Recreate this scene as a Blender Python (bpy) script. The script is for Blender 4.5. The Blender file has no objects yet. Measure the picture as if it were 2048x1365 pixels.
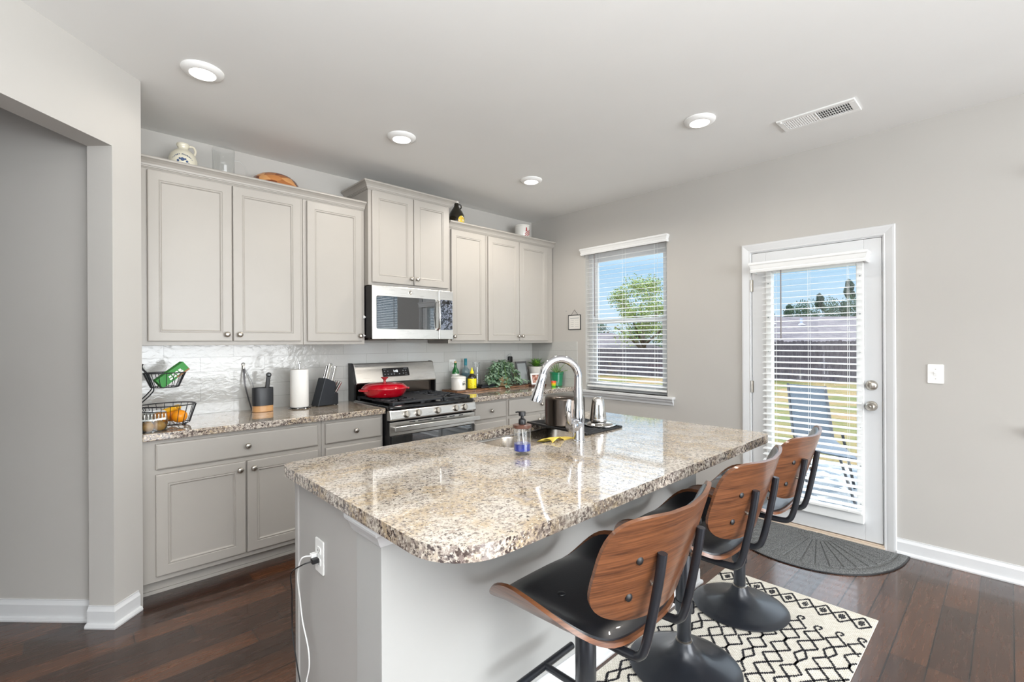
import bpy, bmesh, math, random
from mathutils import Vector, Matrix
random.seed(7)
SC = bpy.context.scene
COL = SC.collection
PI = math.pi

# ------------------------------------------------------------------ camera
FPX, YAW, HY, ROLL = 937.7, 0.8156, 684.6, 0.005
cam_d = bpy.data.cameras.new('camera')
cam_d.sensor_fit = 'HORIZONTAL'
cam_d.sensor_width = 36.0
cam_d.lens = 36.0 * FPX / 2048.0
cam_d.shift_y = (HY - 682.5) / 2048.0
cam_d.clip_start = 0.05
cam_d.clip_end = 400
cam = bpy.data.objects.new('camera', cam_d)
COL.objects.link(cam)
cam.matrix_world = (Matrix.Translation((-3.8724, -3.7783, 1.3714))
                    @ Matrix.Rotation(YAW - PI / 2, 4, 'Z')
                    @ Matrix.Rotation(PI / 2, 4, 'X')
                    @ Matrix.Rotation(-ROLL, 4, 'Z'))
SC.camera = cam

# ------------------------------------------------------------------ sky
world = bpy.data.worlds.new('sky')
SC.world = world
world.use_nodes = True
wn = world.node_tree
wn.nodes.clear()
w_out = wn.nodes.new('ShaderNodeOutputWorld')
w_bg = wn.nodes.new('ShaderNodeBackground')
w_bg.inputs['Strength'].default_value = 0.57
w_tc = wn.nodes.new('ShaderNodeTexCoord')
w_sp = wn.nodes.new('ShaderNodeSeparateXYZ')
w_rp = wn.nodes.new('ShaderNodeValToRGB')
w_rp.color_ramp.elements[0].position = 0.0
w_rp.color_ramp.elements[0].color = (0.70, 0.86, 1.0, 1)
w_rp.color_ramp.elements[1].position = 0.45
w_rp.color_ramp.elements[1].color = (3.6, 4.0, 4.6, 1)
e = w_rp.color_ramp.elements.new(0.15)
e.color = (0.42, 0.68, 0.95, 1)
e = w_rp.color_ramp.elements.new(0.21)
e.color = (0.95, 1.15, 1.35, 1)
wn.links.new(w_tc.outputs['Generated'], w_sp.inputs[0])
wn.links.new(w_sp.outputs['Z'], w_rp.inputs[0])
wn.links.new(w_rp.outputs[0], w_bg.inputs['Color'])
wn.links.new(w_bg.outputs[0], w_out.inputs[0])

# ------------------------------------------------------------------ sun and added fill lamps
def lamp(name, kind, loc, energy, col=(1, 1, 1), aim=None, size=None, size_y=None, **kw):
    d = bpy.data.lights.new(name, kind)
    d.energy = energy
    d.color = col
    if size is not None:
        if kind == 'AREA':
            d.size = size
            if size_y:
                d.shape = 'RECTANGLE'
                d.size_y = size_y
        elif kind == 'SUN':
            d.angle = size
        else:
            d.shadow_soft_size = size
    for k, v in kw.items():
        setattr(d, k, v)
    o = bpy.data.objects.new(name, d)
    COL.objects.link(o)
    o.location = loc
    if aim is not None:
        o.rotation_euler = (Vector(aim) - Vector(loc)).to_track_quat('-Z', 'Y').to_euler()
    return o

lamp('sun', 'SUN', (8, -6, 10), 0.85, (1.0, 0.95, 0.86), aim=(3.8, -3.4, 0), size=0.01)
# unseen cool area lamps, added to fill the room from behind and left
FILL_COL = (0.95, 0.98, 1.0)
lamp('fill_rear', 'AREA', (-1.9, -8.6, 1.45), 195, FILL_COL, aim=(-3.0, -.6, 1.3), size=4.6, size_y=2.3)
lamp('fill_left', 'AREA', (-8.8, -4.8, 1.5), 26, FILL_COL, aim=(-2.0, -2.4, 1.2), size=3.6, size_y=2.3)
# added overhead fill behind the camera, lifts the lower surfaces
lamp('fill_overhead', 'AREA', (-4.6, -5.6, 2.70), 50, (1.0, 0.98, 0.96), aim=(-4.6, -5.6, 0), size=3.0)
# unseen upward-facing fill, added behind the camera to brighten the ceiling
lamp('fill_uplight', 'AREA', (-4.5, -5.2, 1.45), 165, (.93, 0.97, 1.0), aim=(-4.6, -5.1, 3.0), size=3.0)

SC.view_settings.view_transform = 'Standard'
SC.view_settings.look = 'None'
SC.view_settings.gamma = 1.0
SC.view_settings.use_curve_mapping = False
SC.view_settings.exposure = 0.92
try:
    SC.cycles.use_denoising = True
    SC.cycles.max_bounces = 10
    SC.cycles.diffuse_bounces = 6
    SC.cycles.glossy_bounces = 5
    SC.cycles.transmission_bounces = 8
    SC.cycles.transparent_max_bounces = 16
    SC.cycles.sample_clamp_indirect = 6.0
    SC.cycles.caustics_reflective = False
    SC.cycles.caustics_refractive = False
except Exception:
    pass

# ------------------------------------------------------------------ materials
def srgb(r, g, b):
    f = lambda c: ((c / 255.0) / 12.92) if c <= 10 else (((c / 255.0) + 0.055) / 1.055) ** 2.4
    return (f(r), f(g), f(b), 1.0)

class NT:
    def __init__(s, name):
        s.m = bpy.data.materials.new(name)
        s.m.use_nodes = True
        s.t = s.m.node_tree
        s.t.nodes.clear()
        s.out = s.n('ShaderNodeOutputMaterial')
        s.b = s.n('ShaderNodeBsdfPrincipled')
        s.l(s.b.outputs[0], s.out.inputs['Surface'])
    def n(s, kind, **kw):
        nd = s.t.nodes.new(kind)
        for k, v in kw.items():
            setattr(nd, k, v)
        return nd
    def l(s, a, b):
        s.t.links.new(a, b)
    def coords(s, scale=(1, 1, 1), loc=(0, 0, 0), rot=(0, 0, 0)):
        tc = s.n('ShaderNodeTexCoord')
        mp = s.n('ShaderNodeMapping')
        mp.inputs['Scale'].default_value = scale
        mp.inputs['Location'].default_value = loc
        mp.inputs['Rotation'].default_value = rot
        s.l(tc.outputs['Object'], mp.inputs['Vector'])
        return mp.outputs[0]
    def noise(s, vec, scale=5, detail=4, rough=.5, dist=0):
        nd = s.n('ShaderNodeTexNoise')
        nd.inputs['Scale'].default_value = scale
        nd.inputs['Detail'].default_value = detail
        nd.inputs['Roughness'].default_value = rough
        nd.inputs['Distortion'].default_value = dist
        if vec is not None:
            s.l(vec, nd.inputs['Vector'])
        return nd
    def ramp(s, fac, stops):
        r = s.n('ShaderNodeValToRGB')
        el = r.color_ramp.elements
        while len(el) < len(stops):
            el.new(0.5)
        for e_, (p, c) in zip(el, stops):
            e_.position = p
            e_.color = c
        s.l(fac, r.inputs[0])
        return r.outputs[0]
    def mix(s, fac, a, b, mode='MIX'):
        mx = s.n('ShaderNodeMix')
        mx.data_type = 'RGBA'
        mx.blend_type = mode
        for sock, v in ((mx.inputs[0], fac), (mx.inputs[6], a), (mx.inputs[7], b)):
            if hasattr(v, 'links') or isinstance(v, bpy.types.NodeSocket):
                s.l(v, sock)
            else:
                sock.default_value = v
        return mx.outputs[2]
    def bump(s, h, strength=.3, dist=.01):
        bp = s.n('ShaderNodeBump')
        bp.inputs['Strength'].default_value = strength
        bp.inputs['Distance'].default_value = dist
        s.l(h, bp.inputs['Height'])
        s.l(bp.outputs[0], s.b.inputs['Normal'])
    def set(s, **kw):
        for k, v in kw.items():
            s.b.inputs[k.replace('_', ' ')].default_value = v
        return s

BW = (0, 0, 0, 1), (1, 1, 1, 1)

def flat(name, col, rough=.5, metal=0.0, wobble=.04, bump=0.0, bscale=200, coat=0.0, **kw):
    m = NT(name)
    v = m.coords()
    n = m.noise(v, 3.0, 3)
    c0 = tuple(max(0, c * (1 - wobble)) for c in col[:3]) + (1,)
    c1 = tuple(min(1, c * (1 + wobble)) for c in col[:3]) + (1,)
    m.l(m.ramp(n.outputs[0], [(0.3, c0), (0.7, c1)]), m.b.inputs['Base Color'])
    m.set(Roughness=rough, Metallic=metal, Coat_Weight=coat, **kw)
    if bump:
        m.bump(m.noise(v, bscale, 3).outputs[0], bump, .002)
    return m.m

def glass(name, col=(1, 1, 1, 1), refl=1.0, tint=None):
    """thin clear pane: transparent plus a mirror coat"""
    m = NT(name)
    m.t.nodes.remove(m.b)
    tr = m.n('ShaderNodeBsdfTransparent')
    tr.inputs[0].default_value = col
    gl = m.n('ShaderNodeBsdfGlossy')
    gl.inputs['Roughness'].default_value = 0.0
    fr = m.n('ShaderNodeLayerWeight')
    pw = m.n('ShaderNodeMath', operation='POWER')
    pw.inputs[1].default_value = 4.0
    m.l(fr.outputs['Facing'], pw.inputs[0])
    mu = m.n('ShaderNodeMath', operation='MULTIPLY_ADD')
    mu.inputs[1].default_value = .7 * refl
    mu.inputs[2].default_value = .045 * refl
    m.l(pw.outputs[0], mu.inputs[0])
    mx = m.n('ShaderNodeMixShader')
    m.l(mu.outputs[0], mx.inputs[0])
    m.l(tr.outputs[0], mx.inputs[1])
    m.l(gl.outputs[0], mx.inputs[2])
    m.l(mx.outputs[0], m.out.inputs['Surface'])
    return m.m

def emis(name, col, strength):
    m = NT(name)
    m.b.inputs['Base Color'].default_value = col
    m.b.inputs['Emission Color'].default_value = col
    m.b.inputs['Emission Strength'].default_value = strength
    return m.m

M = {}
M['wall'] = flat('wall_paint', srgb(188, 185, 180), .75, wobble=.012, bump=.05, bscale=350)
M['wall_hall'] = M['wall']
M['ceiling'] = flat('ceiling_paint', srgb(232, 232, 230), .9, wobble=.01)
M['trim'] = flat('white_trim_paint', srgb(215, 216, 217), .35, wobble=.01)
M['cab'] = flat('cabinet_paint', srgb(172, 167, 160), .38, wobble=.02)
M['isl'] = flat('island_paint', srgb(178, 176, 173), .5, wobble=.02)
M['nickel'] = flat('brushed_nickel', srgb(190, 184, 175), .28, 1.0)
M['chrome'] = flat('chrome', srgb(205, 206, 210), .07, 1.0, wobble=.01)
M['black'] = flat('black_plastic', srgb(24, 24, 26), .4)
M['black_metal'] = flat('black_powder_coat', srgb(42, 45, 51), .30, .3, coat=.2)
M['mirror_black'] = flat('dark_reflective_glass', srgb(16, 20, 24), .02, IOR=2.3)
M['black_gloss'] = flat('black_gloss', srgb(12, 13, 16), .06, coat=.5)
M['iron'] = flat('cast_iron', srgb(52, 54, 58), .5, .2, bump=.1, bscale=400)
M['white_plastic'] = flat('white_plastic', srgb(238, 238, 236), .3)
M['blind'] = flat('blind_white', srgb(236, 237, 236), .45, wobble=.01, Subsurface_Weight=0.0)
M['glass'] = glass('pane_glass', (0.97, 0.985, 0.98, 1))
M['clear'] = glass('clear_glassware', (0.98, 0.985, 0.985, 1), .9)
M['clear_plastic'] = glass('clear_plastic', (0.80, 0.82, 0.80, 1), 2.2)
M['red'] = flat('red_enamel', srgb(190, 12, 34), .12, coat=.8, wobble=.06)
M['leather'] = flat('black_leather', srgb(24, 26, 31), .30, bump=.10, bscale=260, coat=.25)
M['screen'] = flat('grey_screen', srgb(150, 156, 158), .3)

# granite
def granite(name='granite', dark=0.0):
    m = NT(name)
    v = m.coords()
    n1 = m.noise(v, 7, 5, .6)
    base = m.ramp(n1.outputs[0], [(.30, srgb(214, 206, 196)), (.48, srgb(202, 192, 178)), (.60, srgb(192, 172, 142)), (.72, srgb(174, 166, 161))])
    n2 = m.noise(v, 85, 5, .7)
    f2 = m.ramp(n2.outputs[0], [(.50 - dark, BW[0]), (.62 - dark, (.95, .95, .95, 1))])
    n2b = m.noise(v, 26, 3, .6)
    col2 = m.ramp(n2b.outputs[0], [(.35, srgb(156, 142, 130)), (.6, srgb(124, 112, 108))])
    c = m.mix(f2, base, col2)
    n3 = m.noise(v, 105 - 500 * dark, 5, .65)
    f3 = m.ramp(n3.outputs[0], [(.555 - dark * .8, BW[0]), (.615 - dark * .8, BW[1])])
    n3b = m.noise(v, 11, 2, .5)
    f3b = m.ramp(n3b.outputs[0], [(.35, (.45, .45, .45, 1)), (.6, BW[1])])
    mu = m.mix(1.0, f3, f3b, 'MULTIPLY')
    c = m.mix(mu, c, srgb(70, 60, 58))
    vo = m.n('ShaderNodeTexVoronoi')
    vo.inputs['Scale'].default_value = 210
    m.l(v, vo.inputs['Vector'])
    sp = m.n('ShaderNodeSeparateColor')
    m.l(vo.outputs['Color'], sp.inputs[0])
    f4 = m.ramp(sp.outputs[0], [(.93, BW[0]), (.95, (.6, .6, .6, 1))])
    c = m.mix(f4, c, srgb(236, 228, 216))
    f5 = m.ramp(sp.outputs[1], [(.955, BW[0]), (.97, (.7, .7, .7, 1))])
    c = m.mix(f5, c, srgb(70, 58, 52))
    m.l(c, m.b.inputs['Base Color'])
    m.set(Roughness=.06, Coat_Weight=.6, Coat_Roughness=.02)
    m.b.inputs['IOR'].default_value = 1.52
    return m.m
M['granite'] = granite()
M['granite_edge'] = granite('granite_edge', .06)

def planks():
    m = NT('dark_plank_floor')
    v = m.coords(loc=(0.35, -.089, 0))
    br = m.n('ShaderNodeTexBrick')
    br.inputs['Scale'].default_value = 1.0
    br.inputs['Brick Width'].default_value = .92
    br.inputs['Row Height'].default_value = .125
    br.inputs['Mortar Size'].default_value = .0030
    br.inputs['Mortar Smooth'].default_value = .2
    br.inputs['Color1'].default_value = srgb(110, 70, 45)
    br.inputs['Color2'].default_value = srgb(64, 40, 29)
    br.inputs['Mortar'].default_value = srgb(22, 15, 12)
    br.offset = .37
    br.offset_frequency = 2
    br.squash = .72
    br.squash_frequency = 3
    m.l(v, br.inputs['Vector'])
    g = m.noise(m.coords(scale=(2.2, 22, 1)), 3.5, 7, .62, .5)
    gr = m.ramp(g.outputs[0], [(.28, srgb(150, 142, 136)), (.50, srgb(215, 210, 206)), (.74, srgb(250, 244, 238))])
    c = m.mix(.85, br.outputs['Color'], gr, 'MULTIPLY')
    g2 = m.noise(m.coords(scale=(1.0, 5, 1)), 1.7, 4)
    gr2 = m.ramp(g2.outputs[0], [(.3, srgb(190, 190, 195)), (.7, BW[1])])
    c = m.mix(.7, c, gr2, 'MULTIPLY')
    m.l(c, m.b.inputs['Base Color'])
    r = m.ramp(g.outputs[0], [(.2, (.20, .20, .20, 1)), (.8, (.32, .32, .32, 1))])
    m.l(r, m.b.inputs['Roughness'])
    m.set(Coat_Weight=.45, Coat_Roughness=.09, Coat_IOR=1.6)
    inv = m.n('ShaderNodeMath', operation='SUBTRACT')
    inv.inputs[0].default_value = 1.0
    m.l(br.outputs['Fac'], inv.inputs[1])
    ad = m.n('ShaderNodeMath', operation='MULTIPLY_ADD')
    m.l(g.outputs[0], ad.inputs[0])
    ad.inputs[1].default_value = .12
    m.l(inv.outputs[0], ad.inputs[2])
    m.bump(ad.outputs[0], .55, .004)
    return m.m
M['floor'] = planks()

def tiles(name, axis):
    m = NT(name)
    tc = m.n('ShaderNodeTexCoord')
    sp = m.n('ShaderNodeSeparateXYZ')
    cb = m.n('ShaderNodeCombineXYZ')
    m.l(tc.outputs['Object'], sp.inputs[0])
    m.l(sp.outputs[axis], cb.inputs[0])
    m.l(sp.outputs['Z'], cb.inputs[1])
    mp = m.n('ShaderNodeMapping')
    mp.inputs['Location'].default_value = (.032 if axis == 'X' else 0.11, -.084, 0)
    m.l(cb.outputs[0], mp.inputs[0])
    br = m.n('ShaderNodeTexBrick')
    br.inputs['Scale'].default_value = 1.0
    br.inputs['Brick Width'].default_value = .40
    br.inputs['Row Height'].default_value = .0995
    br.inputs['Mortar Size'].default_value = .0014
    br.inputs['Mortar Smooth'].default_value = .1
    br.inputs['Color1'].default_value = srgb(188, 187, 183)
    br.inputs['Color2'].default_value = srgb(195, 195, 192)
    br.inputs['Mortar'].default_value = srgb(160, 159, 155)
    m.l(mp.outputs[0], br.inputs['Vector'])
    m.l(br.outputs['Color'], m.b.inputs['Base Color'])
    m.set(Roughness=.09, Coat_Weight=.4, Coat_Roughness=.03)
    n = m.noise(m.coords(scale=(1, 1, 1.5)), 26, 3, .5, .6)
    inv = m.n('ShaderNodeMath', operation='MULTIPLY_ADD')
    m.l(br.outputs['Fac'], inv.inputs[0])
    inv.inputs[1].default_value = -.55
    m.l(n.outputs[0], inv.inputs[2])
    m.bump(inv.outputs[0], .15, .014)
    return m.m
M['tile_x'] = tiles('glossy_wall_tile_back', 'X')
M['tile_y'] = tiles('glossy_wall_tile_side', 'Y')

def wood(name, light, dark, scale=(1, 1, 12), s=3.0, rough=.35, dist=1.4, coat=.2, band=.3):
    m = NT(name)
    v = m.coords(scale=scale)
    n = m.noise(v, s, 8, .6, dist)
    w = m.n('ShaderNodeTexWave')
    w.wave_type = 'BANDS'
    w.bands_direction = 'Z'
    w.inputs['Scale'].default_value = 1.3
    w.inputs['Distortion'].default_value = 7
    w.inputs['Detail'].default_value = 3
    w.inputs['Detail Scale'].default_value = 1.0
    m.l(v, w.inputs['Vector'])
    c1 = m.ramp(n.outputs[0], [(.32, dark), (.66, light)])
    mid = tuple((a + b) / 2 for a, b in zip(light, dark))
    c2 = m.ramp(w.outputs[0], [(.0, dark), (.35, mid), (1, light)])
    m.l(m.mix(band, c1, c2), m.b.inputs['Base Color'])
    m.set(Roughness=rough, Coat_Weight=coat, Coat_Roughness=.15)
    return m.m
M['walnut'] = wood('walnut_veneer', srgb(132, 84, 54), srgb(72, 43, 28), (1.6, 1.6, 34), 3.2, .3, .6, .35, .18)
M['ply_edge'] = wood('plywood_edge', srgb(190, 128, 76), srgb(150, 92, 50), (2, 2, 30), 3)
M['bamboo'] = wood('pale_wood', srgb(206, 160, 108), srgb(184, 136, 88), (1, 1, 6), 4)
M['darkwood'] = wood('dark_lid_wood', srgb(104, 66, 52), srgb(66, 40, 32), (4, 4, 20), 3)

def steel(name, col, rough, scale):
    m = NT(name)
    n = m.noise(m.coords(scale=scale), 6, 5, .6)
    c0 = tuple(c * .94 for c in col[:3]) + (1,)
    m.l(m.ramp(n.outputs[0], [(.3, c0), (.7, col)]), m.b.inputs['Base Color'])
    m.l(m.ramp(n.outputs[0], [(.2, (rough * .8,) * 3 + (1,)), (.8, (rough * 1.2,) * 3 + (1,))]), m.b.inputs['Roughness'])
    m.set(Metallic=1.0)
    m.b.inputs['Anisotropic'].default_value = .4
    return m.m
M['steel'] = steel('brushed_stainless', srgb(212, 210, 206), .30, (1, 60, 60))
M['steel_dark'] = steel('dark_stainless_pot', srgb(84, 76, 70), .24, (40, 40, 2))
M['steel_sink'] = steel('sink_stainless', srgb(186, 178, 168), .25, (20, 20, 20))
M['steel_pot'] = steel('polished_stainless', srgb(205, 203, 200), .15, (1, 1, 40))

# ------------------------------------------------------------------ mesh builders
class MB:
    """collects shapes and links them as ONE mesh object"""
    def __init__(s):
        s.bm = bmesh.new()
    def quad_grid(s, rows, close_u=False, close_v=False):
        vs = [[s.bm.verts.new(p) for p in r] for r in rows]
        nr, nc = len(vs), len(vs[0])
        for i in range(nr if close_u else nr - 1):
            for j in range(nc if close_v else nc - 1):
                a, b, c, d = vs[i][j], vs[i][(j + 1) % nc], vs[(i + 1) % nr][(j + 1) % nc], vs[(i + 1) % nr][j]
                q = []
                for x in (a, b, c, d):
                    if x not in q:
                        q.append(x)
                if len(q) > 2:
                    try:
                        s.bm.faces.new(q)
                    except ValueError:
                        pass
        return vs
    def box(s, x0, x1, y0, y1, z0, z1, mat=None):
        if x0 > x1: x0, x1 = x1, x0
        if y0 > y1: y0, y1 = y1, y0
        if z0 > z1: z0, z1 = z1, z0
        P = [(x0, y0, z0), (x1, y0, z0), (x1, y1, z0), (x0, y1, z0), (x0, y0, z1), (x1, y0, z1), (x1, y1, z1), (x0, y1, z1)]
        if mat is not None:
            P = [mat @ Vector(p) for p in P]
        v = [s.bm.verts.new(p) for p in P]
        for f in ((0, 3, 2, 1), (4, 5, 6, 7), (0, 1, 5, 4), (1, 2, 6, 5), (2, 3, 7, 6), (3, 0, 4, 7)):
            s.bm.faces.new([v[i] for i in f])
        return s
    def prism(s, pts, z0, z1, mat=None):
        """polygon in xy extruded from z0 to z1; mat maps it elsewhere"""
        T = (lambda p: mat @ Vector(p)) if mat is not None else (lambda p: p)
        a = [s.bm.verts.new(T((x, y, z0))) for x, y in pts]
        b = [s.bm.verts.new(T((x, y, z1))) for x, y in pts]
        n = len(pts)
        s.bm.faces.new(a[::-1]); s.bm.faces.new(b)
        for i in range(n):
            s.bm.faces.new([a[i], a[(i + 1) % n], b[(i + 1) % n], b[i]])
        return s
    def lathe(s, prof, c=(0, 0, 0), n=32, mat=None, sx=1, sy=1):
        rows = []
        for r, z in prof:
            row = []
            for i in range(n):
                t = 2 * PI * i / n
                p = Vector((r * math.cos(t) * sx, r * math.sin(t) * sy, z))
                if mat is not None:
                    p = mat @ p
                row.append(p + Vector(c))
            rows.append(row)
        vs = s.quad_grid(rows, close_v=True)
        for k in (0, -1):
            if prof[k][0] > 1e-6:
                try:
                    s.bm.faces.new(vs[k] if k else vs[k][::-1])
                except ValueError:
                    pass
        bmesh.ops.remove_doubles(s.bm, verts=[v for r in (vs[0], vs[-1]) for v in r if v.is_valid], dist=1e-6)
        return s
    def cyl(s, p0, p1, r, n=20, r1=None):
        p0, p1 = Vector(p0), Vector(p1)
        d = p1 - p0
        q = d.to_track_quat('Z', 'Y').to_matrix().to_4x4()
        r1 = r if r1 is None else r1
        return s.lathe([(r, 0), (r1, d.length)], p0, n, q)
    def tube(s, path, r, n=10, close=False, cap=True):
        P = [Vector(p) for p in path]
        m = len(P)
        rad = r if isinstance(r, (list, tuple)) else [r] * m
        tg = []
        for i in range(m):
            a = P[(i - 1) % m] if (close or i > 0) else P[i]
            b = P[(i + 1) % m] if (close or i < m - 1) else P[i]
            t = (b - a)
            tg.append(t.normalized() if t.length > 0 else Vector((0, 0, 1)))
        u = tg[0].orthogonal().normalized()
        rows = []
        for i in range(m):
            u = (u - tg[i] * u.dot(tg[i]))
            u = u.normalized() if u.length > 1e-6 else tg[i].orthogonal().normalized()
            w = tg[i].cross(u)
            rows.append([P[i] + rad[i] * (math.cos(2 * PI * k / n) * u + math.sin(2 * PI * k / n) * w) for k in range(n)])
        vs = s.quad_grid(rows, close_u=close, close_v=True)
        if cap and not close:
            s.bm.faces.new(vs[0][::-1]); s.bm.faces.new(vs[-1])
        return s
    def sphere(s, c, r, n=14, sx=1, sy=1, sz=1):
        prof = [(r * math.sin(PI * i / n), -r * math.cos(PI * i / n) * sz) for i in range(n + 1)]
        prof[0] = (0, -r * sz); prof[-1] = (0, r * sz)
        return s.lathe(prof, c, max(12, n + 4), None, sx, sy)
    def sweep(s, path, prof, closed=False):
        """profile (offset to the right of travel, z) swept with mitred corners along an xy path"""
        P = [Vector((p[0], p[1])) for p in path]
        m = len(P)
        nor = []
        for i in range(m):
            ds = []
            if i > 0 or closed: ds.append((P[i] - P[i - 1]).normalized())
            if i < m - 1 or closed: ds.append((P[(i + 1) % m] - P[i]).normalized())
            ns = [Vector((d.y, -d.x)) for d in ds]
            n_ = sum(ns, Vector((0, 0))).normalized()
            nor.append(n_ / max(.3, n_.dot(ns[0])))
        rows = [[(P[i].x + nor[i].x * o, P[i].y + nor[i].y * o, z) for o, z in prof] for i in range(m)]
        vs = s.quad_grid(rows, close_u=closed, close_v=True)
        if not closed:
            s.bm.faces.new(vs[0][::-1]); s.bm.faces.new(vs[-1])
        return s
    def build(s, name, mat, parent=None, local=False, bevel=0, seg=2, smooth=False, subsurf=0, angle=40):
        bmesh.ops.recalc_face_normals(s.bm, faces=s.bm.faces)
        if parent is not None and not local:
            off = Vector(parent.get('_base', (0, 0, 0)))
            if off.length:
                bmesh.ops.translate(s.bm, verts=s.bm.verts, vec=-off)
        me = bpy.data.meshes.new(name)
        s.bm.to_mesh(me)
        s.bm.free()
        o = bpy.data.objects.new(name, me)
        COL.objects.link(o)
        for mm in (mat if isinstance(mat, (list, tuple)) else [mat]):
            me.materials.append(mm)
        if parent is not None:
            o.parent = parent
            if not local and '_base' in parent:
                o['_base'] = list(parent['_base'])
        if smooth:
            for f in me.polygons:
                f.use_smooth = True
            if not subsurf:
                try:
                    me.set_sharp_from_angle(angle=math.radians(angle))
                except Exception:
                    pass
        if bevel:
            b = o.modifiers.new('bevel', 'BEVEL')
            b.width = bevel
            b.segments = seg
            b.limit_method = 'ANGLE'
            b.angle_limit = math.radians(35)
        if subsurf:
            b = o.modifiers.new('subsurf', 'SUBSURF')
            b.levels = subsurf
            b.render_levels = subsurf
        return o

def tag(o, label, cat, group=None, kind=None):
    o['label'] = label
    o['category'] = cat
    if group: o['group'] = group
    if kind: o['kind'] = kind
    return o

def thing(name, label, cat, loc=(0, 0, 0), group=None, rotz=0):
    o = bpy.data.objects.new(name, None)
    COL.objects.link(o)
    o.empty_display_size = .05
    o.location = loc
    o.rotation_euler = (0, 0, rotz)
    o['_base'] = list(loc)
    return tag(o, label, cat, group)

def structure(o, label=None):
    o['kind'] = 'structure'
    if label: o['label'] = label
    return o

def copy_tree(o, parent=None):
    c = o.copy()
    COL.objects.link(c)
    if parent is not None:
        c.parent = parent
    for ch in list(o.children):
        copy_tree(ch, c)
    return c

def rrect(x0, x1, y0, y1, rs, n=8):
    """rounded rectangle, radii for corners (x0,y0) (x1,y0) (x1,y1) (x0,y1)"""
    out = []
    for (cx, cy, r, a0) in ((x0, y0, rs[0], PI), (x1, y0, rs[1], 1.5 * PI), (x1, y1, rs[2], 0), (x0, y1, rs[3], .5 * PI)):
        sx = 1 if cx == x0 else -1
        sy = 1 if cy == y0 else -1
        ox, oy = cx + sx * r, cy + sy * r
        for i in range(n + 1 if r > 1e-4 else 1):
            t = a0 + .5 * PI * i / n
            out.append((ox + r * math.cos(t), oy + r * math.sin(t)) if r > 1e-4 else (cx, cy))
    return out

def smooth_path(P, n=6):
    P = [Vector(p) for p in P]
    out = []
    for i in range(len(P) - 1):
        p0, p1, p2, p3 = P[max(0, i - 1)], P[i], P[i + 1], P[min(len(P) - 1, i + 2)]
        for k in range(n):
            s = k / n
            out.append(.5 * ((2 * p1) + (p2 - p0) * s + (2 * p0 - 5 * p1 + 4 * p2 - p3) * s * s + (3 * p1 - p0 - 3 * p2 + p3) * s ** 3))
    out.append(P[-1])
    return out

def text(name, body, size, mat, parent, mtx, extrude=.0004, align='CENTER'):
    cu = bpy.data.curves.new(name, 'FONT')
    cu.body = body
    cu.size = size
    cu.align_x = align
    cu.align_y = 'CENTER'
    cu.extrude = extrude
    cu.materials.append(mat)
    o = bpy.data.objects.new(name, cu)
    COL.objects.link(o)
    base = Vector(parent.get('_base', (0, 0, 0)))
    o.parent = parent
    o.matrix_local = Matrix.Translation(-base) @ mtx
    return o
RX = Matrix.Rotation(PI / 2, 4, 'X')       # text upright, facing -y
def face_y(x, y, z): return Matrix.Translation((x, y, z)) @ RX
def face_x(x, y, z): return Matrix.Translation((x, y, z)) @ Matrix.Rotation(-PI / 2, 4, 'Z') @ RX   # facing -x

# ================================================================== THE ROOM
HC = 2.743
structure(MB().box(-9.1, .0, -9.1, 1.6, -.12, 0).build('floor', M['floor']), 'dark brown plank floor')
structure(MB().box(-9.1, .12, -9.1, 1.6, HC, HC + .12).build('ceiling', M['ceiling']), 'smooth off-white ceiling')
structure(MB().box(-3.60, .12, 0, .12, -.12, HC).build('wall_back', M['wall']), 'painted wall behind the cabinets')

W1 = (-.775, -1.683, .880, 2.275)      # window opening (y near corner, y far, z0, z1)
D1 = (-2.385, -3.217, -.01, 2.062)     # door opening
W2 = (-3.955, -5.05, .880, 2.275)       # next window, just past the frame
mb = MB()
def wall_x(mb, ya, yb, za=-.12, zb=HC): mb.box(0, .12, ya, yb, za, zb)
wall_x(mb, 0, W1[0]); wall_x(mb, W1[0], W1[1], -.12, W1[2]); wall_x(mb, W1[0], W1[1], W1[3], HC)
wall_x(mb, W1[1], D1[0]); wall_x(mb, D1[0], D1[1], D1[3], HC); wall_x(mb, D1[0], D1[1], -.12, D1[2])
wall_x(mb, D1[1], W2[0]); wall_x(mb, W2[0], W2[1], -.12, W2[2]); wall_x(mb, W2[0], W2[1], W2[3], HC)
wall_x(mb, W2[1], -9.1)
structure(mb.build('wall_right', M['wall']), 'painted wall with the window and the patio door')

# left wall: runs beside the cabinets, turns 45 degrees and carries the hall opening
A = (-3.624, -.695); B = (-3.723, -.794)
n45 = (-.7071, .7071)
Cc = (B[0] + n45[0] * .125, B[1] + n45[1] * .125)
Dd = (Cc[0] + .035, Cc[1] + .035)
Ee = (Dd[0] - 1.45, Dd[1] + 1.45)
mb = MB()
mb.prism([A, B, Cc, Dd, Ee, (Ee[0] + .2, Ee[1] + .2), (-3.50, 1.2), (-3.50, .12), (-3.602, .12), (-3.602, -.673)][::-1], -.12, HC)
structure(mb.build('wall_left', M['wall']), 'white end of the angled wall beside the cabinets')
HZ = 2.335
t45 = (-.7071, -.7071)
def along(p, s, q=0): return (p[0] + t45[0] * s + n45[0] * q, p[1] + t45[1] * s + n45[1] * q)
mb = MB()
mb.prism([along(B, 0), along(B, 1.3), along(B, 1.3, .125), along(B, 0, .125)], HZ, HC)
structure(mb.build('wall_header', M['wall']), 'header above the hall opening')
mb = MB()
mb.prism([along(B, 1.3), along(B, 2.6), along(B, 2.6, .125), along(B, 1.3, .125)], -.12, HC)
structure(mb.build('wall_angled', M['wall']), 'angled wall left of the hall opening')
q0 = along(B, 2.6, .06)
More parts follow.
